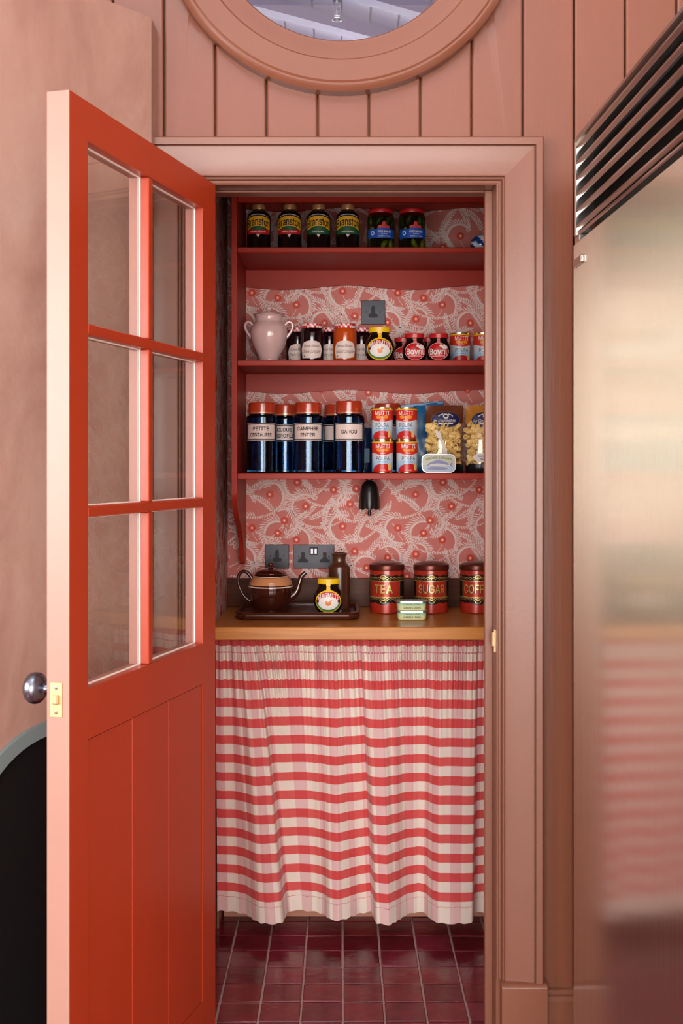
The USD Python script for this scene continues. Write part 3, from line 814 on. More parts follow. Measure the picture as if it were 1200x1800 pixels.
m_ging = usdkit.material(stage, '/World/Looks/gingham_cloth', {
    'tc': ('texture_coordinate', {}), 'sx': ('separate_xyz', {}),
    # rows: red where frac((v - 0.114) / 0.0525) < 0.467
    'r1': m_('subtract', 0, 0.1138), 'r2': m_('divide', 0, 0.0525), 'r3': m_('floored_modulo', 0, 1.0), 'r4': m_('less_than', 0, 0.467),
    'rz': m_('greater_than', 0, 0.10), 'r5': m_('multiply', 0, 0),
    'c1': m_('divide', 0, 0.066), 'c2': m_('floored_modulo', 0, 1.0), 'c3': m_('less_than', 0, 0.47),
    't1': m_('divide', 0, 0.0011), 't2': m_('floored_modulo', 0, 1.0), 't3': m_('greater_than', 0, 0.5),
    'wh': ('mix_color', dict(blend_type='mix', a=C(232, 217, 202), b=C(220, 182, 178))),
    'rd': ('mix_color', dict(blend_type='mix', a=C(214, 84, 80), b=C(204, 66, 66))),
    'cc': ('mix_color', dict(blend_type='mix')),
    # stitch lines at the hem and the heading
    'h1': m_('subtract', 0, 0.0985), 'h2': m_('absolute', 0), 'h3': m_('less_than', 0, 0.0008),
    'k1': m_('subtract', 0, 0.7875), 'k2': m_('absolute', 0), 'k3': m_('less_than', 0, 0.0009), 'hk': m_('maximum', 0, 0),
    's1': m_('divide', 0, 0.0075), 's2': m_('floored_modulo', 0, 1.0), 's3': m_('less_than', 0, 0.72), 'st': m_('multiply', 0, 0),
    'c4': ('mix_color', dict(blend_type='mix', b=C(200, 110, 108))),
    'nz': ('noise_texture', dict(scale=14.0, detail=3)), 'b1': ('bump', dict(strength=0.35, distance=0.004)),
    'p': ('principled_bsdf', dict(roughness=0.75, sheen_weight=0.15)), 'tl': ('translucent_bsdf', {}), 'mx': ('mix_closure', dict(fac=0.14))},
    [('tc.UV', 'sx.vector'), ('sx.y', 'r1.value1'), ('r1.value', 'r2.value1'), ('r2.value', 'r3.value1'), ('r3.value', 'r4.value1'), ('sx.y', 'rz.value1'), ('r4.value', 'r5.value1'), ('rz.value', 'r5.value2'),
     ('sx.x', 'c1.value1'), ('c1.value', 'c2.value1'), ('c2.value', 'c3.value1'),
     ('c3.value', 'wh.fac'), ('c3.value', 'rd.fac'), ('r5.value', 'cc.fac'), ('wh.result', 'cc.a'), ('rd.result', 'cc.b'),
     ('sx.y', 'h1.value1'), ('h1.value', 'h2.value1'), ('h2.value', 'h3.value1'), ('sx.y', 'k1.value1'), ('k1.value', 'k2.value1'), ('k2.value', 'k3.value1'), ('h3.value', 'hk.value1'), ('k3.value', 'hk.value2'),
     ('sx.x', 's1.value1'), ('s1.value', 's2.value1'), ('s2.value', 's3.value1'), ('hk.value', 'st.value1'), ('s3.value', 'st.value2'),
     ('cc.result', 'c4.a'), ('st.value', 'c4.fac'), ('c4.result', 'p.base_color'), ('c4.result', 'tl.color'),
     ('tc.UV', 'nz.vector'), ('nz.fac', 'b1.height'), ('b1.normal', 'p.normal'), ('p.BSDF', 'mx.closure1'), ('tl.BSDF', 'mx.closure2')], surface='mx.closure')
obj('gathered_curtain', cm, m_ging, None, smooth=True, label='red and white gingham curtain gathered under the worktop', cat='curtain', uv=cuv)
rod = obj('curtain_rod', tube([(PXL + 0.0030, 3.2345, 0.816), (0, 3.2345, 0.816), (PXR - 0.001, 3.232, 0.816)], 0.003, 10), m_steelpin, label='thin steel rod holding the gathered gingham curtain', cat='curtain rod')

# ================================================================== SOCKETS AND LAMP ON THE PANTRY WALL
m_bronze = mat('dark_bronze_plate', C(46, 44, 49), 0.36, 0.6)
m_slot = mat('socket_slot_black', C(8, 8, 9), 0.6)
def slot(name, poly, y, parent, dep=0.0010, m=None):
    return obj(name, prism_y(poly, y - dep, y + 0.0004), m or m_slot, parent)
def socket_face(t, cx, kind):
    if kind == 'round':
        p = ell(cx, 0.012, 0.0062, 0.0095).union(rrect(cx - 0.0145, cx + 0.0145, -0.016, -0.004, 0.0055)).union(sg.box(cx - .0062, -.008, cx + .0062, 0.012))
        slot('pin_hole', p, -0.0062, t)
    else:
        slot('pin_hole', sg.box(cx - 0.0055, -0.004, cx + 0.0055, 0.013), -0.0062, t)
        slot('pin_hole', rrect(cx - 0.0155, cx + 0.0155, -0.018, -0.0085, 0.002), -0.0062, t)
        slot('pin_hole', sg.box(cx - 0.0095, -0.0085, cx + 0.0095, -0.004), -0.0062, t)
def screw(t, x, z):
    obj('screw', yl([(0, 0), (0.0022, 0), (0.0018, 0.0008), (0, 0.001)], x, -0.0062, z, 12), m_slot, t)
def single(px, py, label):
    t = thing('power_socket', label, 'socket', loc=(at(px, YB), YB - 0.0034, zat(py, YB)))
    obj('plate', box(-0.0375, 0.0375, -0.0062, 0.0, -0.0375, 0.0375, 0.0012), m_bronze, t)
    socket_face(t, 0, 'round'); screw(t, -0.021, 0.002); screw(t, 0.021, 0.002)
single(655.5, 550, 'square dark bronze socket on the wallpaper above the jam shelf')
single(487, 978, 'square dark bronze socket on the wallpaper above the teapot')
ds = thing('double_socket', 'wide dark bronze double socket with two rocker switches above the worktop', 'socket', loc=(at(551.5, YB), YB - 0.0034, zat(978, YB)))
obj('plate', box(-0.064, 0.064, -0.0062, 0, -0.0372, 0.0372, 0.0012), m_bronze, ds)
for cx in (-0.034, 0.034): socket_face(ds, cx, 'square')
sw = slot('switch_surround', rrect(-0.0135, 0.0135, 0.005, 0.029, 0.002), -0.0062, ds)
for cx in (-0.0058, 0.0058): obj('rocker', box(cx - 0.0045, cx + 0.0045, -0.0098, -0.0068, 0.008, 0.026, 0.001), mat('pewter_rocker', C(150, 150, 152), 0.35, 0.5), sw)
for x in (-0.047, 0.047): screw(ds, x, 0.0)

wlmp = thing('wall_lamp', 'small black tulip shaped lamp hanging under the shelf of tins', 'lamp', loc=(at(649, 3.52), 3.52, 1.160))
m_lampblack = mat('lamp_black', C(20, 18, 18), 0.35)
def tulip():
    n, rows = 64, []
    zs = np.linspace(0, 1, 22)
    for t in zs:
        r = np.interp(t, [0, .1, .35, .6, .8, .93, 1.0], [0.0290, 0.0300, 0.0300, 0.0280, 0.0245, 0.0180, 0.0060])
        a = np.arange(n) * 2 * PI / n
        rr = r * (1 + 0.06 * np.abs(np.cos(a * 4)) * (1 - t))
        z = 0.018 + 0.090 * t + 0.006 * (1 - np.abs(np.cos(a * 4))) * (1 - t) ** 3
        rows.append(np.stack([rr * np.cos(a), rr * np.sin(a), z], 1))
    v = np.vstack(rows); f = []
    for i in range(len(zs) - 1):
        for k in range(n):
            j = (k + 1) % n
            f += [(i * n + k, i * n + j, (i + 1) * n + j), (i * n + k, (i + 1) * n + j, (i + 1) * n + k)]
    m = T(v, f)
    inner = m.copy(); inner.vertices[:, :2] *= 0.93; inner.invert()
    return cat_([m, inner])
obj('shade', tulip(), m_lampblack, wlmp)
obj('stem', lathe([(0, 0), (0.0045, 0.0), (0.006, 0.006), (0.0045, 0.012), (0.0035, 0.02), (0.0035, 0.108), (0.012, 0.1085), (0.012, 0.1120), (0, 0.1120)], 20), m_lampblack, wlmp)

# ================================================================== JARS, TINS AND POTS
Z1 += 0.0006; Z2 += 0.0006; Z3 += 0.0006; ZT += 0.0006      # things stand a hair above what carries them
# --- brown pickle jars on the top shelf
m_goldlid = mat('gold_lid', C(220, 164, 110), 0.35, 0.55)
m_pyel = mat('label_yellow', C(232, 178, 28), 0.4)
bprof = [(0.0, 0.0), (0.031, 0.0), (0.0345, 0.004), (0.035, 0.010), (0.035, 0.093), (0.0345, 0.1), (0.031, 0.109), (0.024, 0.115), (0.0185, 0.119), (0.0175, 0.124), (0.0, 0.124)]
def pickle_relish(label, loc, green):
    t = thing('relish_jar', label, 'jar', loc=loc, group='dark brown relish jars on the top shelf')
    obj('jar_body', lathe(bprof, 40), m_darkglass, t)
    obj('lid', lathe([(0, 0.122), (0.0190, 0.122), (0.0195, 0.1235), (0.0195, 0.135), (0.018, 0.137), (0, 0.137)], 32), m_goldlid, t)
    R = 0.035
    w = 0.040
    def band(lo, hi, bow, wd=w):
        xs = np.linspace(-wd, wd, 30)
        return sg.Polygon([(x, hi - bow * x * x) for x in xs] + [(x, lo - bow * x * x) for x in xs[::-1]])
    lb = obj('paper_label', wrap(poly2(band(0.046, 0.103, 4.5, 0.038), 0.005), R, 0.0003), m_black, t)
    obj('gold_line', wrap(poly2(band(0.1025, 0.1045, 6.5, 0.032), 0.005), R, 0.0007), m_cream, lb)
    obj('yellow_banner', wrap(poly2(band(0.066, 0.0985, 5.5), 0.005), R, 0.0006), m_pyel, lb)
    obj('lettering', wrap(text2('Branston', 0.072, 0.021, at=(0, 0.083), arc=5.5), R, 0.0010), m_black, lb)
    obj('green_swoosh', wrap(poly2(ell(0, 0.0635, 0.024, 0.006), 0.004), R, 0.0009), m_green, lb)
    obj('lower_band', wrap(poly2(sg.box(-w, 0.047, w, 0.060), 0.005), R, 0.0007), m_green if green else m_redprint, lb)
    obj('small_lettering', wrap(text2('SMALL CHUNK' if not green else 'ORIGINAL', 0.046 if not green else 0.036, 0.0042, at=(0, 0.0535)), R, 0.0011), m_white, lb)
    obj('drop_mark', wrap(poly2(sg.Polygon([(-0.006, 0.046), (0.006, 0.046), (0.0, 0.036)]), 0.004), R, 0.0006), m_cream, lb)
Yj = 3.38
pickle_relish('dark relish jar with a red lower label band, leftmost on the top shelf', (at(455, Yj), Yj, Z1), False)
pickle_relish('dark relish jar with a red lower label band, second from left on the top shelf', (at(509, Yj), Yj, Z1), False)
pickle_relish('dark relish jar with a green lower label band, third from left on the top shelf', (at(560, Yj), Yj, Z1), True)
pickle_relish('dark relish jar with a green lower label band, beside the gherkin jars', (at(611, Yj), Yj, Z1), True)

# --- gherkin jars
m_gjar = glass_mat('green_tinted_jar_glass', (0.50, 0.58, 0.40))
m_brine = mat('dark_brine', C(18, 30, 14), 0.12)
m_gherk = mat('gherkin_skin', C(126, 130, 36), 0.35, var=0.35, vscale=60, bump=0.3, bscale=90)
m_gherk2 = mat('gherkin_yellow', C(196, 180, 60), 0.35, var=0.25, vscale=60)
m_gherk3 = mat('gherkin_dark', C(58, 74, 24), 0.35, var=0.35, vscale=60)
m_bluelab = mat('blue_label', C(24, 82, 178), 0.35)
def gherkin_jar(label, loc, seed):
    rng = np.random.default_rng(seed)
    t = thing('gherkin_jar', label, 'jar', loc=loc, group='gherkin jars on the top shelf')
    prof = [(0, 0.001), (0.036, 0.001), (0.0405, 0.005), (0.041, 0.012), (0.041, 0.092), (0.039, 0.102), (0.0345, 0.109), (0.0335, 0.113)]
    obj('jar_body', lathe(prof, 40), m_gjar, t)
    obj('brine', lathe([(0, 0.004), (0.030, 0.004), (0.031, 0.1), (0, 0.1)], 24), m_brine, t)
    obj('lid', lathe([(0, 0.110), (0.036, 0.110), (0.037, 0.112), (0.037, 0.119), (0.0355, 0.1215), (0.0, 0.1215)], 40), m_redprint, t)
    for k in range(14):
        a = k * 2.4 + rng.uniform(0, 0.5); zc = [0.018, 0.052, 0.087][k % 3]
        m = trimesh.creation.icosphere(2, 1.0); v = m.vertices * [0.0078, 0.0078, rng.uniform(0.014, 0.019)]
        v[:, 0] += 0.004 * (v[:, 2] / 0.02) ** 2
        R_ = trimesh.transformations.euler_matrix(rng.uniform(-.5, .5), rng.uniform(-.7, .7), a)[:3, :3]
        v = v @ R_.T + [0.0315 * math.sin(a), -0.0315 * math.cos(a), zc]
        rr = np.hypot(v[:, 0], v[:, 1]); s = np.minimum(1, 0.0395 / rr); v[:, 0] *= s; v[:, 1] *= s; v[:, 2] = np.maximum(v[:, 2], 0.003)
        obj('gherkin', T(v, m.faces), [m_gherk, m_gherk2, m_gherk3][k * 7 % 3], t, smooth=True)
    R = 0.041
    lb = obj('paper_label', wrap(poly2(rrect(-0.046, 0.046, 0.034, 0.060, 0.003).union(ell(0.008, 0.058, 0.022, 0.007)), 0.005), R, 0.0004), m_bluelab, t)
    obj('red_emblem', wrap(poly2(ell(0.008, 0.066, 0.019, 0.006).intersection(sg.box(-1, 0.063, 1, 1)).union(ell(0.008, 0.074, 0.006, 0.008)), 0.004), R, 0.0008), mat('emblem_red', C(206, 60, 56), 0.4), lb)
    obj('lettering', wrap(join2([text2('CUCUMBERS', 0.040, 0.0062, at=(0.010, 0.0525)), text2('in brine', 0.018, 0.0035, at=(0.010, 0.0455)), text2('sweet and sour', 0.036, 0.0034, at=(0.010, 0.0395))]), R, 0.0008), m_white, lb)
    obj('seal_mark', wrap(poly2(ell(-0.026, 0.0485, 0.0055, 0.0065).difference(ell(-0.026, 0.0485, 0.0032, 0.004)), 0.003), R, 0.0008), m_white, lb)
gherkin_jar('gherkin jar with red lid and blue label, next to the relish jars', (at(669, Yj), Yj, Z1), 1)
gherkin_jar('gherkin jar with red lid and blue label, furthest right on the top shelf', (at(724, Yj), Yj, Z1), 2)

# --- blue and white pot cut by the jamb on the top shelf
m_delft = usdkit.material(stage, '/World/Looks/blue_and_white_glaze', {
    'tc': ('texture_coordinate', {}), 'w': ('wave_texture', dict(wave_type='rings', scale=16.0, distortion=7.0, detail=2.0, detail_scale=1.6)),
    'rp': ('rgb_ramp', dict(ramp=[(0.0, C(30, 60, 128)), (0.42, C(46, 84, 150)), (0.55, C(196, 208, 222)), (1.0, C(226, 228, 230))])), 'p': ('principled_bsdf', dict(roughness=0.15, coat_weight=0.5))},
    [('tc.object', 'w.vector'), ('w.fac', 'rp.fac'), ('rp.color', 'p.base_color')], surface='p.BSDF')
pt = thing('blue_white_bowl', 'blue and white patterned china bowl at the right end of the top shelf', 'bowl', loc=(at(846, 3.40), 3.40, Z1))
obj('bowl', lathe(smooth_prof([(0, 0), (0.018, 0.0), (0.020, 0.005), (0.031, 0.016), (0.033, 0.026), (0.031, 0.032)], 30), 40), m_delft, pt)
obj('lid', lathe(smooth_prof([(0.033, 0.032), (0.032, 0.037), (0.024, 0.048), (0.010, 0.0545), (0.0, 0.0555)], 30), 40), m_delft, pt)

# --- pink lidded confit jar
m_pinkglaze = mat('pink_glaze', C(224, 186, 182), 0.16, var=0.04, vscale=20, coat_weight=0.4)
pj = thing('pink_confit_jar', 'pale pink glazed lidded jar with two loop handles on the jam shelf', 'jar', loc=(at(472.5, 3.42), 3.42, Z2))
pprof = smooth_prof([(0.0, 0.0), (0.0285, 0.0), (0.030, 0.004), (0.0285, 0.012), (0.036, 0.030), (0.048, 0.055), (0.0548, 0.082), (0.053, 0.104), (0.045, 0.119), (0.0405, 0.124), (0.0405, 0.137), (0.0435, 0.143), (0.0, 0.143)], 72)
obj('jar_body', lathe(pprof, 56), m_pinkglaze, pj, smooth=40)
lid = obj('lid', lathe(smooth_prof([(0.0, 0.1435), (0.043, 0.1435), (0.0435, 0.147), (0.030, 0.151), (0.010, 0.155), (0.006, 0.158), (0.0085, 0.163), (0.007, 0.168), (0.0, 0.170)], 54), 48), m_pinkglaze, pj, smooth=40)
for s in (-1, 1):
    obj('handle', tube([(s * x, 0, z) for x, z in smooth_prof([(0.047, 0.112), (0.056, 0.122), (0.066, 0.121), (0.0705, 0.110), (0.066, 0.096), (0.058, 0.084), (0.052, 0.076)], 42)], 0.0042, 10, 1.5), m_pinkglaze, pj)

# --- jam jars with gingham lids
m_lidging = usdkit.material(stage, '/World/Looks/gingham_lid', {
    'tc': ('texture_coordinate', {}), 'c': ('checker_texture', dict(scale=150.0, color1=C(196, 30, 40), color2=C(236, 210, 204))), 'p': ('principled_bsdf', dict(roughness=0.3))},
    [('tc.object', 'c.vector'), ('c.color', 'p.base_color')], surface='p.BSDF')
m_jamdark = mat('dark_cherry_jam', C(26, 8, 14), 0.06, coat_weight=0.4)
m_jamamber = mat('apricot_jam', C(196, 74, 22), 0.07, coat_weight=0.5, subsurface_weight=0.25, subsurface_scale=0.02)
jprof = [(0, 0), (0.029, 0.0), (0.033, 0.004), (0.0345, 0.011), (0.0345, 0.086), (0.033, 0.094), (0.0305, 0.099), (0.0305, 0.103), (0, 0.103)]
def jam_jar(label, loc, m, lines, rot=0):
    t = thing('jam_jar', label, 'jar', loc=loc, rotz=rot, group='jam jars with gingham lids')
    obj('jar_body', lathe(jprof, 40), m, t)
    n = 60; a = np.arange(n) * 2 * PI / n
    lid = lathe([(0, 0.101), (0.0325, 0.101), (0.0332, 0.103), (0.0332, 0.112), (0.031, 0.1148), (0, 0.1152)], 60)
    v = lid.vertices; rr = np.hypot(v[:, 0], v[:, 1]); th = np.arctan2(v[:, 1], v[:, 0]); k = np.where(rr > 0.032, 1 + 0.008 * np.cos(th * 30), 1); v[:, 0] *= k; v[:, 1] *= k
    obj('lid', T(v, lid.faces), m_lidging, t)
    R = 0.0345
    pts = [(-0.030, 0.012), (-0.034, 0.036)] + [tuple(q) for q in smooth_prof([(-0.034, 0.040), (-0.026, 0.056), (-0.010, 0.062), (0.010, 0.062), (0.026, 0.056), (0.034, 0.040)], 30)] + [(0.034, 0.036), (0.029, 0.015), (0.010, 0.011)]
    lb = obj('paper_label', wrap(poly2(sg.Polygon(pts), 0.005), R, 0.0004), m_cream, t)
    L = [text2('Bonne Maman', 0.046, 0.0075, False, 0.35, (0.0, 0.0475)), text2(lines, 0.054, 0.0085, False, 0.35, (0, 0.0315))]
    obj('lettering', wrap(join2(L), R, 0.0008), mat('script_ink', C(70, 38, 44), 0.5), lb)
    obj('fruit_mark', wrap(poly2(ell(-0.023, 0.0175, 0.002, 0.0016)), R, 0.0008), m_black, lb)
jam_jar('dark cherry jam jar with gingham lid in front of the amber jam', (at(548, 3.40), 3.40, Z2), m_jamdark, 'Cherry Compote')
jam_jar('amber apricot jam jar with gingham lid and white label', (at(606, 3.40), 3.40, Z2), m_jamamber, 'Apricot Compote')
jam_jar('dark jam jar half hidden between the pink jar and the cherry jam', (at(523, 3.50), 3.50, Z2), m_jamdark, 'Cherry Compote', 4)
jam_jar('dark jam jar half hidden between the cherry and the amber jam', (at(579, 3.50), 3.50, Z2), m_jamdark, 'Cherry Compote')
jam_jar('dark jam jar half hidden between the amber jam and the yellow lidded jar', (at(635, 3.50), 3.50, Z2), m_jamdark, 'Cherry Compote')

# --- round yeast extract jars with yellow lids
mprof = smooth_prof([(0, 0), (0.026, 0.0), (0.031, 0.003), (0.0395, 0.018), (0.043, 0.036), (0.040, 0.056), (0.031, 0.072), (0.0275, 0.078), (0.0265, 0.086), (0.0, 0.086)], 54)
m_lgreen = mat('label_green', C(70, 130, 76), 0.4)
m_orange = mat('orange_print', C(224, 128, 50), 0.4)
def yeast_jar(label, loc):
    t = thing('yeast_extract_jar', label, 'jar', loc=loc, group='squat dark jars with yellow lids')
    fl = 0.72
    b = lathe(mprof, 48); b.vertices[:, 1] *= fl
    obj('jar_body', b, m_darkglass, t, smooth=50)
    ld = lathe([(0, 0.084), (0.031, 0.084), (0.032, 0.0855), (0.032, 0.0975), (0.0305, 0.0995), (0, 0.0995)], 40); ld.vertices[:, 1] *= 0.8
    obj('lid', ld, m_yellow, t)
    Rf = prof_fn(mprof)
    zc = 0.0345
    w = lambda vf, l: wrap(vf, Rf, l, fl)
    E = lambda a, b, dz=0: poly2(ell(0, zc + dz, a, b, 24), 0.005)
    strap = sg.box(-0.0062, 0.062, 0.0062, 0.098)
    obj('seal_strap', wrap(poly2(strap, 0.004), lambda z: np.maximum(Rf(z), np.where(z > 0.079, 0.0352, 0)), 0.0006, fl), m_yellow, t)
    lb = obj('paper_label', w(E(0.043, 0.0335), 0.0006), m_yellow, t)
    obj('red_ring', w(poly2(ell(0, zc, 0.0375, 0.0290).intersection(sg.box(-1, zc - 0.004, 1, 1)), 0.005), 0.0010), m_redprint, lb)
    obj('green_ring', w(poly2(ell(0, zc, 0.0375, 0.0290).intersection(sg.box(-1, -1, 1, zc - 0.004)), 0.005), 0.0010), m_lgreen, lb)
    obj('white_centre', w(E(0.0310, 0.0190, -0.0045), 0.0014), m_white, lb)
    obj('lettering', w(text2('MARMITE', 0.064, 0.0125, at=(0, zc + 0.0190), arc=9.0), 0.0019), m_white, lb)
    obj('black_ribbon', w(poly2(sg.box(-0.036, zc - 0.002, -0.028, zc + 0.004).union(sg.box(0.028, zc - 0.002, 0.036, zc + 0.004)), 0.004), 0.0019), m_black, lb)
    obj('pot_picture', w(poly2(ell(0, zc - 0.006, 0.0075, 0.0055).union(ell(0.005, zc + 0.001, 0.0035, 0.003)).union(ell(-0.005, zc - 0.001, 0.003, 0.003)).union(sg.LineString([(0.004, zc - 0.002), (0.010, zc + 0.004)]).buffer(0.0009)), 0.004), 0.0019), m_orange, lb)
    return t
yj = yeast_jar('squat dark jar with a yellow lid and oval label on the jam shelf', (at(667, 3.36), 3.36, Z2))
TZ = ZT + 0.0131                      # top of the tray's bed
dup(yj, (at(577, 3.355), 3.355, TZ), 'squat dark jar with a yellow lid and oval label on the tray by the teapot')

# --- beef extract jars with red lids
oprof = smooth_prof([(0, 0), (0.022, 0.0), (0.027, 0.003), (0.0335, 0.016), (0.0355, 0.030), (0.033, 0.046), (0.0265, 0.059), (0.0245, 0.065), (0.0245, 0.072), (0, 0.072)], 54)
def beef_jar(label, loc, rot=0):
    t = thing('beef_extract_jar', label, 'jar', loc=loc, rotz=rot, group='small dark jars with red lids')
    fl = 0.8
    b = lathe(oprof, 44); b.vertices[:, 1] *= fl
    obj('jar_body', b, m_darkglass, t, smooth=50)
    ld = lathe([(0, 0.069), (0.027, 0.069), (0.0278, 0.0705), (0.0278, 0.080), (0.0265, 0.0825), (0, 0.0825)], 40); ld.vertices[:, 1] *= 0.85
    obj('lid', ld, m_redprint, t)
    Rf = prof_fn(oprof); w = lambda vf, l: wrap(vf, Rf, l, fl)
    obj('seal_strap', wrap(poly2(sg.box(-0.0045, 0.052, 0.0045, 0.080), 0.004), lambda z: np.maximum(Rf(z), np.where(z > 0.066, 0.0303, 0)), 0.0005, fl), mat('pale_red_print', C(214, 110, 104), 0.4), t)
    zc = 0.029
    lb = obj('paper_label', w(poly2(ell(0, zc, 0.0345, 0.0262, 24), 0.005), 0.0005), m_redprint, t)
    obj('white_rim', w(poly2(ell(0, zc, 0.0335, 0.0252, 24).difference(ell(0, zc, 0.0322, 0.0240, 24)), 0.005), 0.0009), m_white, lb)
    obj('white_cow', w(poly2(ell(0.018, zc + 0.013, 0.010, 0.006).union(ell(0.008, zc + 0.016, 0.005, 0.004)), 0.004), 0.0009), m_white, lb)
    obj('lettering', w(text2('Bovril', 0.052, 0.0165, shear=0.0, at=(0, zc - 0.0005)), 0.0014), m_white, lb)
    obj('lower_line', w(poly2(sg.box(-0.020, zc - 0.0145, 0.020, zc - 0.0130), 0.004), 0.0012), m_white, lb)
    return t
bj = beef_jar('small dark jar with red lid and red oval label, beside the yellow lidded jar', (at(728.5, 3.37), 3.37, Z2))
dup(bj, (at(771, 3.37), 3.37, Z2), 'small dark jar with red lid and red oval label, beside the small tomato tins', rotz=-8)
dup(bj, (at(709, 3.48), 3.48, Z2), 'small dark red-lidded jar half hidden behind the first oval label jar')
dup(bj, (at(753, 3.48), 3.48, Z2), 'small dark red-lidded jar almost hidden between two oval label jars')

# --- tomato tins
m_tinrim = mat('tin_rim', C(214, 190, 140), 0.25, 1.0)
m_tinred = mat('tin_red', C(212, 48, 34), 0.32)
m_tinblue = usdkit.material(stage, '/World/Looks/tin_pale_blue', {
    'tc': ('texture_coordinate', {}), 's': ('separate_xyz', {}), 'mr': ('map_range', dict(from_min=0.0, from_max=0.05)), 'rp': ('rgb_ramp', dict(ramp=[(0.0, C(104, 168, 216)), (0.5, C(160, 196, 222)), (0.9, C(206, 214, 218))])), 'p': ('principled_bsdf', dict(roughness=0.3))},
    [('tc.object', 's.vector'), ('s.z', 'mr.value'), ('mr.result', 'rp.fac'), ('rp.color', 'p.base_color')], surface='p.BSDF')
m_tomato = mat('tomato_print', C(196, 30, 28), 0.35, var=0.3, vscale=90)
def tomato_tin(label, loc, rot=0):
    t = thing('tomato_tin', label, 'tin', loc=loc, rotz=rot, group='small tins of tomato pulp')
    R = 0.0310
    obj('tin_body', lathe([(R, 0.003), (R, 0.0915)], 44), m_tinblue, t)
    for z in (0.0, 0.0908):
        obj('rim', lathe([(0, z + 0.0012), (R - 0.002, z + 0.0012), (R - 0.002, z), (R + 0.0006, z), (R + 0.0008, z + 0.0038), (R - 0.002, z + 0.0038), (R - 0.002, z + 0.0026), (0, z + 0.0026)], 44), m_tinrim, t)
    hw = PI * R
    xs = np.linspace(-hw, hw, 90)
    red = sg.Polygon([(x, 0.0905) for x in xs] + [(x, 0.0585 - 0.006 * max(0, math.cos(x / 0.030 * PI / 2) if abs(x) < 0.030 else 0)) for x in xs[::-1]])
    lb = obj('red_label', wrap(poly2(red, 0.005), R, 0.0003), m_tinred, t)
    obj('gold_band', wrap(poly2(sg.box(-hw, 0.0865, hw, 0.0905), 0.005), R, 0.0006), m_pyel, lb)
    obj('lettering', wrap(text2('MUTTI', 0.043, 0.0118, at=(0, 0.0778)), R, 0.0007), m_white, lb)
    obj('gold_medals', wrap(poly2(ell(-0.011, 0.0665, 0.0075, 0.0048).union(ell(0.011, 0.0665, 0.0075, 0.0048)).union(ell(0, 0.0655, 0.004, 0.004)), 0.004), R, 0.0007), mat('medal_print', C(236, 150, 40), 0.4), lb)
    obj('small_lettering', wrap(text2('dal 1899', 0.014, 0.0028, at=(0, 0.0572)), R, 0.0007), m_white, lb)
    obj('name_lettering', wrap(text2('POLPA', 0.040, 0.0108, bold=False, at=(0, 0.0425)), R, 0.0004), m_navy, t)
    obj('blue_lettering', wrap(text2('in finissimi pezzi', 0.030, 0.0036, at=(-0.002, 0.0328)), R, 0.0004), m_ltblue if False else mat('mid_blue_print', C(70, 140, 190), 0.4), t)
    obj('tomato_picture', wrap(poly2(ell(0, 0.002, 0.034, 0.025).intersection(sg.box(-1, 0.0035, 1, 1)), 0.004), R, 0.0004), m_tomato, t)
    obj('yellow_stamp', wrap(poly2(rrect(0.016, 0.027, 0.008, 0.029, 0.002), 0.004), R, 0.0007), mat('stamp_yellow', C(232, 190, 110), 0.4), t)
    obj('pulp_lettering', wrap(text2('ITALIA', 0.016, 0.0035, at=(0, 0.0085)), R, 0.0008), m_white, t)
    return t
tt = tomato_tin('red and blue tomato tin, lower left of the stack of four', (at(672, 3.365), 3.365, Z3))
dup(tt, (at(671.5, 3.365), 3.365, Z3 + 0.0955), 'red and blue tomato tin, upper left of the stack of four', rotz=-2)
dup(tt, (at(715, 3.365), 3.365, Z3), 'red and blue tomato tin, lower right of the stack of four', rotz=7)
dup(tt, (at(714.5, 3.365), 3.365, Z3 + 0.0955), 'red and blue tomato tin, upper right of the stack of four', rotz=-8)
dup(tt, (at(808, 3.47), 3.47, Z2), 'red and blue tomato tin on the jam shelf beside the red-lidded jars', rotz=6)
dup(tt, (at(850, 3.47), 3.47, Z2), 'red and blue tomato tin on the jam shelf, cut off by the right jamb', rotz=4)

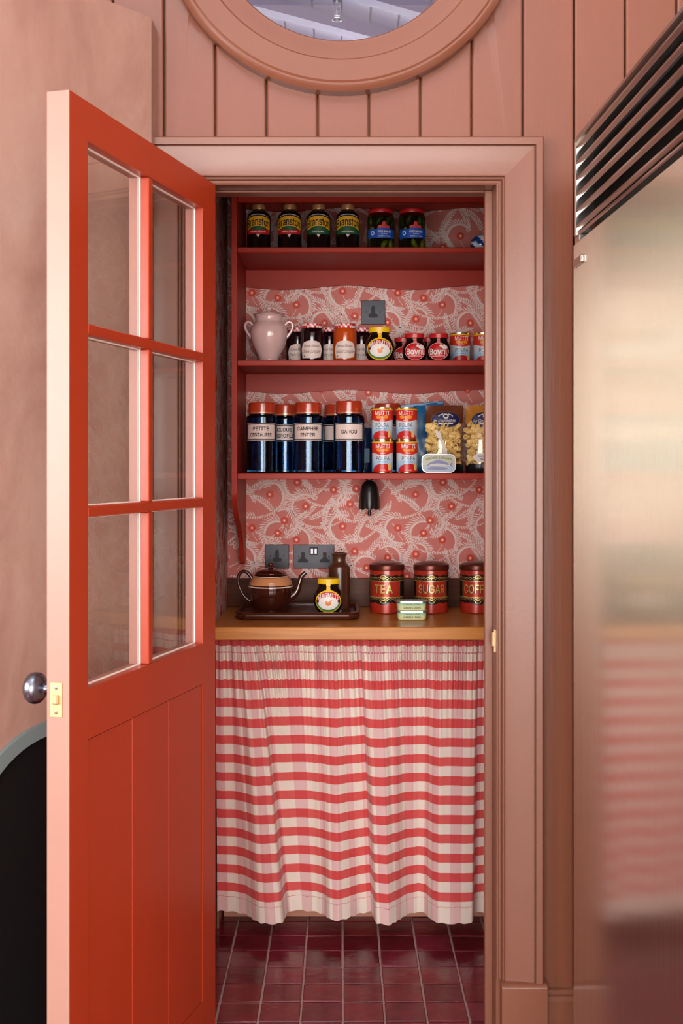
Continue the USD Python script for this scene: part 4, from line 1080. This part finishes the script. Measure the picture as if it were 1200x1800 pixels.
# --- blue apothecary jars
m_blueglass = mat('cobalt_glass', (0.022, 0.28, 0.56), 0.015, transmission_weight=1.0, ior=1.5)
m_redlid = mat('red_lacquer_lid', C(176, 56, 28), 0.25, var=0.2, vscale=30, coat_weight=0.5)
m_inside = mat('dark_jar_contents', C(10, 12, 30), 0.6)
def apothecary(label, loc, lines, lidscale=1.0, rot=0, dh=0.0):
    t = thing('apothecary_jar', label, 'jar', loc=loc, rotz=rot, group='blue glass apothecary jars')
    R, H = 0.0452, 0.168
    prof = [(0, 0), (R - 0.003, 0.0), (R, 0.003), (R, H - 0.006), (R - 0.003, H), (R - 0.010, H + 0.002), (R - 0.010, H + 0.006)]
    inn = [(R - 0.013, H + 0.006), (R - 0.013, H), (R - 0.005, H - 0.006), (R - 0.004, 0.010), (0, 0.007)]
    obj('jar_body', lathe(prof + inn, 56), m_blueglass, t)
    lz = H + 0.0045
    obj('lid', lathe([(0, lz), (0.0385, lz), (0.0392, lz + 0.002), (0.0392, lz + 0.030 + dh), (0.0372, lz + 0.0335 + dh), (0, lz + 0.0345 + dh)], 48), m_redlid, t)
    obj('lid_band', lathe([(0.0392, lz + 0.003), (0.0397, lz + 0.003), (0.0397, lz + 0.005), (0.0392, lz + 0.005)], 48), m_brass, t)
    w = 0.050
    lb = obj('paper_label', wrap(poly2(sg.box(-w, 0.094, w, 0.146), 0.005), R, 0.0003), m_cream, t)
    fr = sg.box(-w + 0.001, 0.0955, w - 0.001, 0.1445).difference(sg.box(-w + 0.004, 0.0990, w - 0.004, 0.1410))
    obj('label_border', wrap(poly2(fr, 0.005), R, 0.0006), m_black, lb)
    hs = [0.1290, 0.1115] if len(lines) == 2 else [0.1200]
    if lines: obj('lettering', wrap(join2([text2(s, None, 0.0100, at=(0, z), maxw=0.066) for s, z in zip(lines, hs)]), R, 0.0007), m_black, lb)
    return t
Ya = 3.40
apothecary('blue glass apothecary jar labelled PETITE CENTAURÉE, leftmost on its shelf', (at(460, Ya), Ya, Z3), ['PETITE', 'CENTAURÉE'])
apothecary('blue glass apothecary jar labelled CLOUS GIROFLE, set back between two others', (at(501, 3.515), 3.515, Z3), ['CLOUS', 'GIROFLE'])
apothecary('blue glass apothecary jar labelled CAMPHRE ENTER', (at(541.5, Ya), Ya, Z3), ['CAMPHRE', 'ENTER'])
apothecary('blue glass apothecary jar set back, mostly hidden behind the GAROU jar', (at(593, 3.515), 3.515, Z3), [])
apothecary('blue glass apothecary jar labelled GAROU with the tallest red lid', (at(613, Ya - 0.006), Ya - 0.006, Z3), ['GAROU'], dh=0.004)
apothecary('blue glass apothecary jar hidden behind the stack of four tomato tins', (at(681, 3.515), 3.515, Z3), [], dh=0.004)

# --- pasta packets
def pillow(w, h, t, z0=0.0, n=26, top=0.0, seed=0, wr=0.0015):
    """closed packet: w half width, t half depth, pinched at the top edge and standing on its base"""
    u = np.linspace(-1, 1, n); vv = np.linspace(0, 1, n)
    U, V_ = np.meshgrid(u, vv)
    th = t * (1 - np.abs(U) ** 3.0) * np.interp(V_, [0, .06, .5, .85, 1], [0.75, 0.95, 1, 0.5, 0.06])
    th = np.maximum(th, 0.0006)
    nz_ = (meshkit.fbm(np.stack([U * 2 + seed, V_ * 3, np.full_like(U, seed)], -1) * 1.7, 3) - 0.5) * 2 * wr
    X = U * w * (1 - 0.03 * np.sin(V_ * PI)); Z = z0 + V_ * h + top * U * V_
    A = np.stack([X, -th + nz_, Z], -1).reshape(-1, 3); B = np.stack([X, th + nz_, Z], -1).reshape(-1, 3)
    v = np.vstack([A, B]); N = n * n; f = []
    for i in range(n - 1):
        for j in range(n - 1):
            a = i * n + j
            f += [(a, a + 1, a + n + 1), (a, a + n + 1, a + n), (N + a, N + a + n + 1, N + a + 1), (N + a, N + a + n, N + a + n + 1)]
    ed = [i for i in range(n)] + [i * n + n - 1 for i in range(1, n)] + [N - 1 - i for i in range(1, n)] + [N - n - i * n for i in range(1, n - 1)]
    for k in range(len(ed)):
        a, b = ed[k], ed[(k + 1) % len(ed)]
        f += [(b, a, N + a), (b, N + a, N + b)]
    return T(v, f)
m_brownpaper = mat('brown_packet_paper', C(104, 52, 26), 0.4, var=0.15, vscale=30)
m_amberpaper = mat('amber_packet_paper', C(190, 124, 40), 0.4, var=0.2, vscale=30)
m_packblack = mat('dark_packet_base', C(26, 20, 22), 0.35, bump=0.4, bscale=90, bstretch=(1, 1, 0.05))
m_pasta = mat('pasta', C(248, 212, 134), 0.55, var=0.12, vscale=30)
m_film = glass_mat('clear_film', (0.97, 0.96, 0.94), 0.8)
m_packback = mat('packet_inside', C(150, 92, 36), 0.6)
def rigatoni(r=0.0072, L=0.021, n=10):
    a = np.arange(n) * 2 * PI / n; c, s = np.cos(a), np.sin(a); v = []
    for rr, y in ((r, -L / 2), (r, L / 2), (r * 0.70, L / 2), (r * 0.70, -L / 2)): v += [(rr * x, y, rr * z) for x, z in zip(c, s)]
    f = []
    for k in range(4):
        for i in range(n):
            j = (i + 1) % n; A, B = k * n, ((k + 1) % 4) * n
            f += [(A + i, B + j, A + j), (A + i, B + i, B + j)]
    t = T(v, f); 
    if t.volume < 0: t.invert()
    return t
def pasta_packet(label, loc, rot, head_mat, seed, w=0.0565):
    rng = np.random.default_rng(seed)
    t = thing('pasta_packet', label, 'pasta packet', loc=loc, rotz=rot, group='clear pasta packets')
    h, th = 0.201, 0.030
    obj('packet_back', pillow(w - 0.004, 0.148, 0.012, 0.0, 16, seed=seed), m_packback, t, smooth=60)
    ps = []
    for zc in np.arange(0.032, 0.146, 0.0125):
        for xc in np.arange(-w + 0.012, w - 0.010, 0.0130):
            m = rigatoni(rng.uniform(0.0062, 0.0076), rng.uniform(0.018, 0.024))
            R_ = trimesh.transformations.euler_matrix(rng.uniform(-1.2, 1.2), rng.uniform(0, PI), rng.uniform(-1.3, 1.3))
            m.apply_transform(R_)
            x = xc + rng.normal(0, 0.003); bulge = 0.019 * (1 - abs(x / w) ** 3)
            m.apply_translation([x, -bulge + rng.uniform(-0.003, 0.005), zc + rng.normal(0, 0.003)])
            ps.append(m)
    obj('pasta', cat_(ps), m_pasta, t, kind='stuff', label='short ridged pasta tubes seen through the clear film')
    # clear front film, brown head, dark base
    P = pillow(w, h, th + 0.002, 0.0, 40, seed=seed)
    v, f = P.vertices, P.faces; zc = v[f].mean(1)[:, 2]; yc = v[f].mean(1)[:, 1]
    def sub(mask): 
        u, inv = np.unique(f[mask], return_inverse=True); return T(v[u], inv.reshape(-1, 3))
    obj('film', sub((zc <= 0.147) & (zc > 0.026)), m_film, t, smooth=60)
    hd = obj('packet_head', sub(zc > 0.147), head_mat, t, smooth=60)
    obj('packet_base', sub(zc <= 0.026), m_packblack, t, smooth=60)
    yy = lambda z: -(th + 0.002) * np.interp(z / h, [0, .06, .5, .85, 1], [0.75, 0.95, 1, 0.5, 0.06]) - 0.0035
    def onhead(vf, lift=0.0):
        q, f_ = vf; s = (1 - np.abs(q[:, 0] / w) ** 3.0)
        return T(np.stack([q[:, 0], (yy(q[:, 1]) + 0.0025) * s - 0.0028 - lift, q[:, 1]], 1), f_)
    zo = 0.158
    lb = obj('paper_label', onhead(poly2(ell(0.003, zo, 0.0425, 0.0235, 24), 0.004)), m_navy, t)
    obj('gold_edge', onhead(poly2(ell(0.003, zo, 0.0425, 0.0235, 24).difference(ell(0.003, zo, 0.0412, 0.0223, 24)), 0.004), 0.0004), mat('dull_gold_print', C(120, 96, 70), 0.4), lb)
    crest = ell(0.003, zo + 0.010, 0.0085, 0.0075).difference(ell(0.003, zo + 0.010, 0.0045, 0.004))
    rib = sg.LineString([(-0.018, zo + 0.0085), (-0.017, zo + 0.0125), (-0.004, zo + 0.0170)]).buffer(0.0014, cap_style=2).union(sg.LineString([(0.010, zo + 0.0165), (0.022, zo + 0.0125), (0.022, zo + 0.0085)]).buffer(0.0014, cap_style=2))
    obj('crest', onhead(poly2(crest.union(rib), 0.004), 0.0005), m_white, lb)
    obj('lettering', onhead(join2([text2('La', 0.010, 0.007, False, 0.35, (-0.028, zo - 0.003)), text2('Gourmetina', 0.050, 0.010, False, 0.35, (0.006, zo - 0.003))]), 0.0005), m_white, lb)
    obj('white_scroll', onhead(poly2(rrect(-0.020, 0.024, zo - 0.0145, zo - 0.0105, 0.001), 0.004), 0.0005), m_white, lb)
    return t
pp = pasta_packet('clear packet of pasta tubes with a brown head and blue oval label', (at(780.5, 3.44), 3.44, Z3), 0, m_brownpaper, 11)
obj('fork_picture', flat_at(poly2(sg.LineString([(-0.004, 0.040), (-0.002, 0.075), (-0.008, 0.092), (-0.016, 0.106), (-0.026, 0.122)]).buffer(0.0045).union(sg.LineString([(-0.010, 0.095), (-0.018, 0.122)]).buffer(0.0016)).union(sg.LineString([(-0.010, 0.092), (-0.028, 0.112)]).buffer(0.0016)).union(sg.box(-0.0075, 0.036, 0.006, 0.072)), 0.004), -0.0348), mat('ghost_white_print', C(224, 208, 190), 0.4), pp)
p2 = pasta_packet('clear packet of pasta with an amber head, cut off by the right jamb', (at(851, 3.45), 3.45, Z3), -3, m_amberpaper, 12)
obj('white_badge', flat_at(poly2(ell(-0.006, 0.045, 0.030, 0.014, 20), 0.005), -0.0352), m_white, p2)
obj('badge_lettering', flat_at(join2([text2('TRADIZIONE', 0.034, 0.0045, at=(-0.006, 0.049)), text2('Italiana', 0.018, 0.004, at=(-0.006, 0.041))]), -0.0356), m_black, p2)
m_bluepack = mat('blue_packet', C(20, 108, 160), 0.28, var=0.15, vscale=12)
m_bluepack2 = mat('dark_blue_packet', C(22, 50, 92), 0.28, var=0.35, vscale=25)
b1 = thing('blue_pasta_packet', 'bright blue paper packet standing behind the tomato tins', 'packet', loc=(at(741, 3.555), 3.555, Z3))
obj('packet', pillow(0.068, 0.213, 0.022, 0.0, 24, top=0.007, seed=4, wr=0.004), m_bluepack, b1, smooth=60)
fold_ = box(-0.066, 0.067, -0.0035, 0.0035, 0.204, 0.214, 0.001); fold_.vertices[:, 2] += fold_.vertices[:, 0] * 0.10
obj('top_fold', fold_, m_bluepack, b1)
b2 = thing('blue_pasta_packet', 'dark blue packet wedged between the GAROU jar and the tins', 'packet', loc=(at(640, 3.58), 3.58, Z3))
obj('packet', pillow(0.024, 0.140, 0.014, 0.0, 20, top=-0.004, seed=9, wr=0.003), m_bluepack2, b2, smooth=60)
obj('packet_print', flat_at(poly2(rrect(-0.012, 0.016, 0.03, 0.075, 0.003)), -0.0162), mat('teal_print', C(40, 110, 140), 0.4), b2)

# --- sardine tins
m_tingold = mat('pale_tin', C(206, 214, 214), 0.3, 0.3)
sdn = thing('sardine_tin', 'pale sardine tin with a fish picture propped against the pasta packet', 'tin', loc=(at(770.5, 3.335), 3.335, Z3), rotx=-6)
body = rrect(-0.0492, 0.0492, 0.0, 0.0545, 0.017)
obj('tin_body', prism_y(body.buffer(-0.0015), -0.0085, 0.0105), m_tingold, sdn)
obj('rim', prism_y(body.difference(body.buffer(-0.0022)), -0.0105, -0.0085), m_tinrim if False else mat('silver_rim', C(210, 214, 216), 0.25, 1.0), sdn)
lab = obj('paper_label', flat_at(poly2(body.buffer(-0.0022)), -0.0093), mat('sardine_label', C(190, 194, 168), 0.4, var=0.1, vscale=40), sdn)
sea = sg.box(-0.06, -0.01, 0.06, 0.022).intersection(body.buffer(-0.0026))
obj('sea_picture', flat_at(poly2(sea), -0.0095), mat('pale_sea', C(168, 186, 200), 0.4), lab)
fish = sg.Polygon([tuple(q) for q in smooth_prof([(-0.034, 0.022), (-0.024, 0.030), (-0.004, 0.036), (0.016, 0.033), (0.030, 0.026), (0.040, 0.030), (0.038, 0.0215), (0.040, 0.016), (0.030, 0.0205), (0.012, 0.020), (-0.012, 0.017), (-0.028, 0.018), (-0.034, 0.022)], 60)])
obj('fish_picture', flat_at(poly2(fish), -0.0099), mat('fish_blue', C(122, 128, 170), 0.4), lab)
obj('fish_belly', flat_at(poly2(sa.translate(sa.scale(fish, 0.86, 0.42), -0.002, -0.0035)), -0.0102), mat('fish_belly', C(204, 200, 190), 0.4), lab)
obj('second_fish', flat_at(poly2(ell(-0.004, 0.0125, 0.030, 0.0042)), -0.0098), mat('fish_shadow_blue', C(126, 130, 168), 0.4), lab)
obj('lettering', flat_at(text2('SARDINE & LIMONE', 0.078, 0.0062, at=(0, 0.0435), arc=3.2), -0.0100), mat('olive_print', C(110, 104, 60), 0.4), lab)
m_tubside = usdkit.material(stage, '/World/Looks/tub_print', {
    'tc': ('texture_coordinate', {}), 's': ('separate_xyz', {}), 'mr': ('map_range', dict(from_min=0.0, from_max=0.027)), 'rp': ('rgb_ramp', dict(ramp=[(0.0, C(214, 206, 150)), (0.45, C(196, 206, 150)), (0.75, C(140, 190, 156)), (1.0, C(176, 204, 196))])), 'p': ('principled_bsdf', dict(roughness=0.35))},
    [('tc.object', 's.vector'), ('s.z', 'mr.value'), ('mr.result', 'rp.fac'), ('rp.color', 'p.base_color')], surface='p.BSDF')
def flat_tin(label, loc, rot=0):
    t = thing('flat_fish_tin', label, 'tin', loc=loc, rotz=rot, group='flat green fish tins on the worktop')
    foot = sg.box(-0.0405 + 0.012, -0.027 + 0.012, 0.0405 - 0.012, 0.027 - 0.012)
    vs = []
    lay = [(0.0, 0.009), (0.002, 0.0115), (0.0225, 0.0135)]
    ring_ = []
    for z, r in lay:
        q = np.array(foot.buffer(r, 8).exterior.coords)[:-1]; ring_.append(np.c_[q, np.full(len(q), z)])
    n = len(ring_[0]); v = np.vstack(ring_ + [[(0, 0, 0)], [(0, 0, 0.0225)]]); f = []
    for i in range(2):
        for k in range(n):
            j = (k + 1) % n; f += [(i * n + k, i * n + j, (i + 1) * n + j), (i * n + k, (i + 1) * n + j, (i + 1) * n + k)]
    for k in range(n): f += [(3 * n, (k + 1) % n, k), (3 * n + 1, 2 * n + k, 2 * n + (k + 1) % n)]
    m = trimesh.Trimesh(v, f, process=False); m.fix_normals()
    obj('tin_body', m, m_tubside, t)
    obj('rim', prism_z(foot.buffer(0.0158, 8), 0.0225, 0.0262), MATS['silver_rim'], t)
    obj('lid', prism_z(foot.buffer(0.0135, 8), 0.0262, 0.0267), m_tubside, t)
    obj('lettering', flat_at(join2([text2('SARDINE & LIMONE', 0.050, 0.0044, at=(0, 0.0085)), text2('al naturale con filetti', 0.046, 0.0026, at=(0, 0.0180))]), -0.0286), m_black if False else mat('dark_olive_print', C(70, 78, 44), 0.45), t)
    return t
Yk = 3.31
ft = flat_tin('flat green fish tin, the lower of two on the worktop', (at(723, Yk), Yk, ZT), 0)
dup(ft, (at(722.5, Yk - 0.001), Yk - 0.001, ZT + 0.0274), 'flat green fish tin, the upper of two on the worktop', rotz=1.5)

# --- canisters TEA, SUGAR, COFFEE
m_canred = mat('canister_red', C(168, 42, 26), 0.28, 0.15, var=0.08, vscale=30, coat_weight=0.4)
m_canlid = mat('canister_lid', C(92, 38, 26), 0.3, 0.5, var=0.2, vscale=25)
m_canblack = mat('canister_black', C(22, 16, 14), 0.35, coat_weight=0.3)
m_cangold = mat('canister_gold', C(206, 170, 96), 0.35, 0.6)
def canister(label, px, word, rot):
    Y = 3.475
    t = thing('canister', label, 'canister', loc=(at(px, Y), Y, ZT), rotz=rot, group='red and black lettered canisters')
    R = 0.0515
    obj('body', lathe([(0, 0), (R - 0.002, 0.0), (R, 0.002), (R, 0.129), (0, 0.129)], 56), m_canred, t)
    obj('lid', lathe([(R - 0.004, 0.127), (R + 0.0012, 0.127), (R + 0.0022, 0.129), (R + 0.0022, 0.1405), (R + 0.0005, 0.144), (R - 0.006, 0.1465), (R - 0.010, 0.1485), (R - 0.022, 0.1515), (0, 0.1525)], 56), m_canlid, t)
    hw = PI * R
    for lo, hi in ((0.096, 0.111), (0.034, 0.050)):
        up = lo > 0.06
        xs = np.linspace(-hw, hw, 120)
        edge = [(x, (hi if up else lo) + (1 if up else -1) * (0.0035 * abs(math.sin(x * 120)) + 0.006 * math.exp(-(x / 0.012) ** 2))) for x in xs]
        p = sg.Polygon(edge + ([(hw, lo), (-hw, lo)] if up else [(hw, hi), (-hw, hi)]))
        bd = obj('black_band', wrap(poly2(p.buffer(0), 0.006), R, 0.0003), m_canblack, t)
        orn = []
        for k in range(-6, 7):
            x = k * 0.0115; zc = (lo + hi) / 2
            orn.append(sg.LineString(arc_pts(x, zc, 0.0045, 0.3, PI - 0.3, 8)).buffer(0.0008)); orn.append(ell(x, zc - 0.001, 0.0016, 0.0016, 4))
        orn.append(ell(0, zc + (0.006 if up else -0.006), 0.009, 0.005, 8).difference(ell(0, zc + (0.006 if up else -0.006), 0.0065, 0.003, 8)))
        zz = lo + 0.001 if up else hi - 0.001
        orn.append(sg.box(-hw, zz - 0.0012, hw, zz + 0.0012))
        import shapely
        obj('gold_scrolls', wrap(poly2(shapely.union_all(orn), 0.005), R, 0.0006), m_cangold, bd)
    for s in (-1, 1):
        pn = obj('black_panel', wrap(poly2(sg.box(*sorted((s * 0.052, s * 0.080))[:1], 0.049, sorted((s * 0.052, s * 0.080))[1], 0.097), 0.006), R, 0.0003), m_canblack, t)
        obj('gold_line', wrap(poly2(sg.box(s * 0.0525 - 0.0006, 0.051, s * 0.0525 + 0.0006, 0.096), 0.006), R, 0.0006), m_cangold, pn)
    wd = {3: 0.058, 5: 0.084, 6: 0.090}[len(word)]
    sh = obj('letter_shadow', wrap(text2(word, wd, 0.024, at=(0.0016, 0.0722)), R, 0.0004), m_canblack, t)
    obj('lettering', wrap(text2(word, wd, 0.024, at=(0, 0.0735)), R, 0.0009), m_cangold, t)
canister('red and black canister lettered TEA', 679.5, 'TEA', -14)
canister('red and black canister lettered SUGAR', 757.5, 'SUGAR', -3)
canister('red and black canister lettered COFFEE, cut off by the right jamb', 838.5, 'COFFEE', -4)

# --- tray, teapot and bottle
def tray():
    t = thing('wooden_tray', 'dark wooden tray with moulded edge and clipped corners on the worktop', 'tray', loc=(at(525, 3.415), 3.415, ZT))
    hx, hy, c = 0.1785, 0.138, 0.030
    base = sg.Polygon([(-hx + c, -hy), (hx - c, -hy), (hx, -hy + c), (hx, hy - c), (hx - c, hy), (-hx + c, hy), (-hx, hy - c), (-hx, -hy + c)])
    lv = [(-0.010, 0.0), (-0.006, 0.003), (-0.001, 0.005), (0.0, 0.008), (-0.004, 0.011), (-0.0045, 0.014), (-0.001, 0.017), (0.0, 0.020), (-0.003, 0.022), (-0.010, 0.022), (-0.013, 0.018), (-0.014, 0.0123)]
    rings = []
    for o, z in lv:
        q = np.array(base.buffer(o, join_style=2).exterior.coords)[:-1]
        q = q[np.argsort(np.arctan2(q[:, 1], q[:, 0]))]
        rings.append(np.c_[q, np.full(len(q), z)])
    n = 8; v = np.vstack(rings); f = []
    for i in range(len(rings) - 1):
        for k in range(n):
            j = (k + 1) % n; f += [(i * n + k, i * n + j, (i + 1) * n + j), (i * n + k, (i + 1) * n + j, (i + 1) * n + k)]
    obj('moulded_edge', T(v, f), m_traywood, t, smooth=35)
    obj('tray_bed', prism_z(base.buffer(-0.010, join_style=2), 0.0, 0.0123), m_traywood, t)
tray()
m_teabrown = mat('brown_teapot_glaze', C(62, 24, 14), 0.08, coat_weight=0.6, var=0.1, vscale=20)
m_teacream = mat('teapot_buff_band', C(206, 140, 92), 0.12, coat_weight=0.5)
tp = thing('teapot', 'glossy brown teapot with a buff band and white lines on the tray', 'teapot', loc=(at(475.5, 3.42), 3.42, TZ))
tprof = smooth_prof([(0, 0), (0.040, 0.0), (0.044, 0.003), (0.0555, 0.022), (0.0635, 0.046), (0.0655, 0.066), (0.0645, 0.073), (0.0600, 0.086), (0.0520, 0.098), (0.0435, 0.104), (0.0, 0.105)], 80)
obj('body', lathe(tprof, 64), m_teabrown, tp, smooth=40)
Rt = prof_fn(tprof[:-8])
def band(z0, z1, lift, m, name):
    zs = np.linspace(z0, z1, 12)
    rr = [float(Rt(np.array([z]))[0]) for z in zs]
    pr = [(r + lift, z) for r, z in zip(rr, zs)]
    obj(name, lathe([(rr[0] - 0.001, z0)] + pr + [(rr[-1] - 0.001, z1)], 64), m, tp, smooth=60)
band(0.0755, 0.0985, 0.0005, m_teacream, 'buff_band')
m_tealine = mat('teapot_cream_line', C(230, 206, 182), 0.15)
band(0.0690, 0.0722, 0.0006, m_tealine, 'cream_line')
band(0.0994, 0.1012, 0.0007, m_tealine, 'cream_line')
obj('lid', lathe(smooth_prof([(0, 0.1040), (0.0440, 0.1040), (0.0445, 0.107), (0.0425, 0.111), (0.030, 0.1185), (0.014, 0.123), (0.0065, 0.1255), (0.006, 0.128), (0.009, 0.133), (0.0075, 0.139), (0.0, 0.1415)], 66), 56), m_teabrown, tp, smooth=40)
hp = smooth_prof([(-0.0555, 0.0935), (-0.068, 0.1095), (-0.083, 0.1130), (-0.0945, 0.102), (-0.0965, 0.083), (-0.089, 0.059), (-0.076, 0.038), (-0.0600, 0.026)], 56)
obj('handle', tube([(x, 0, z) for x, z in hp], np.interp(np.linspace(0, 1, len(hp)), [0, .5, 1], [0.0058, 0.0050, 0.0034]), 12, 1.3), m_teabrown, tp, smooth=60)
sp_ = smooth_prof([(0.050, 0.036), (0.066, 0.043), (0.077, 0.056), (0.0845, 0.078), (0.091, 0.098), (0.1035, 0.1105)], 50)
obj('spout', tube([(x, 0, z) for x, z in sp_], np.interp(np.linspace(0, 1, len(sp_)), [0, .3, .7, 1], [0.016, 0.0115, 0.0075, 0.0062]), 16), m_teabrown, tp, smooth=60)
bt = thing('brown_bottle', 'brown glazed stoneware bottle with a wide lip behind the yellow lidded jar', 'bottle', loc=(at(596, 3.475), 3.475, TZ))
m_stone = mat('stoneware_brown', C(78, 42, 26), 0.3, var=0.25, vscale=14, coat_weight=0.3)
obj('bottle_body', lathe(smooth_prof([(0, 0), (0.031, 0.0), (0.0325, 0.003), (0.0325, 0.05), (0.0325, 0.115), (0.0315, 0.124), (0.024, 0.133), (0.0195, 0.139), (0.0190, 0.150), (0.0215, 0.158), (0.0255, 0.1625), (0.0245, 0.164), (0.020, 0.1635), (0.017, 0.154), (0.015, 0.13), (0, 0.125)], 90), 48), m_stone, bt, smooth=40)
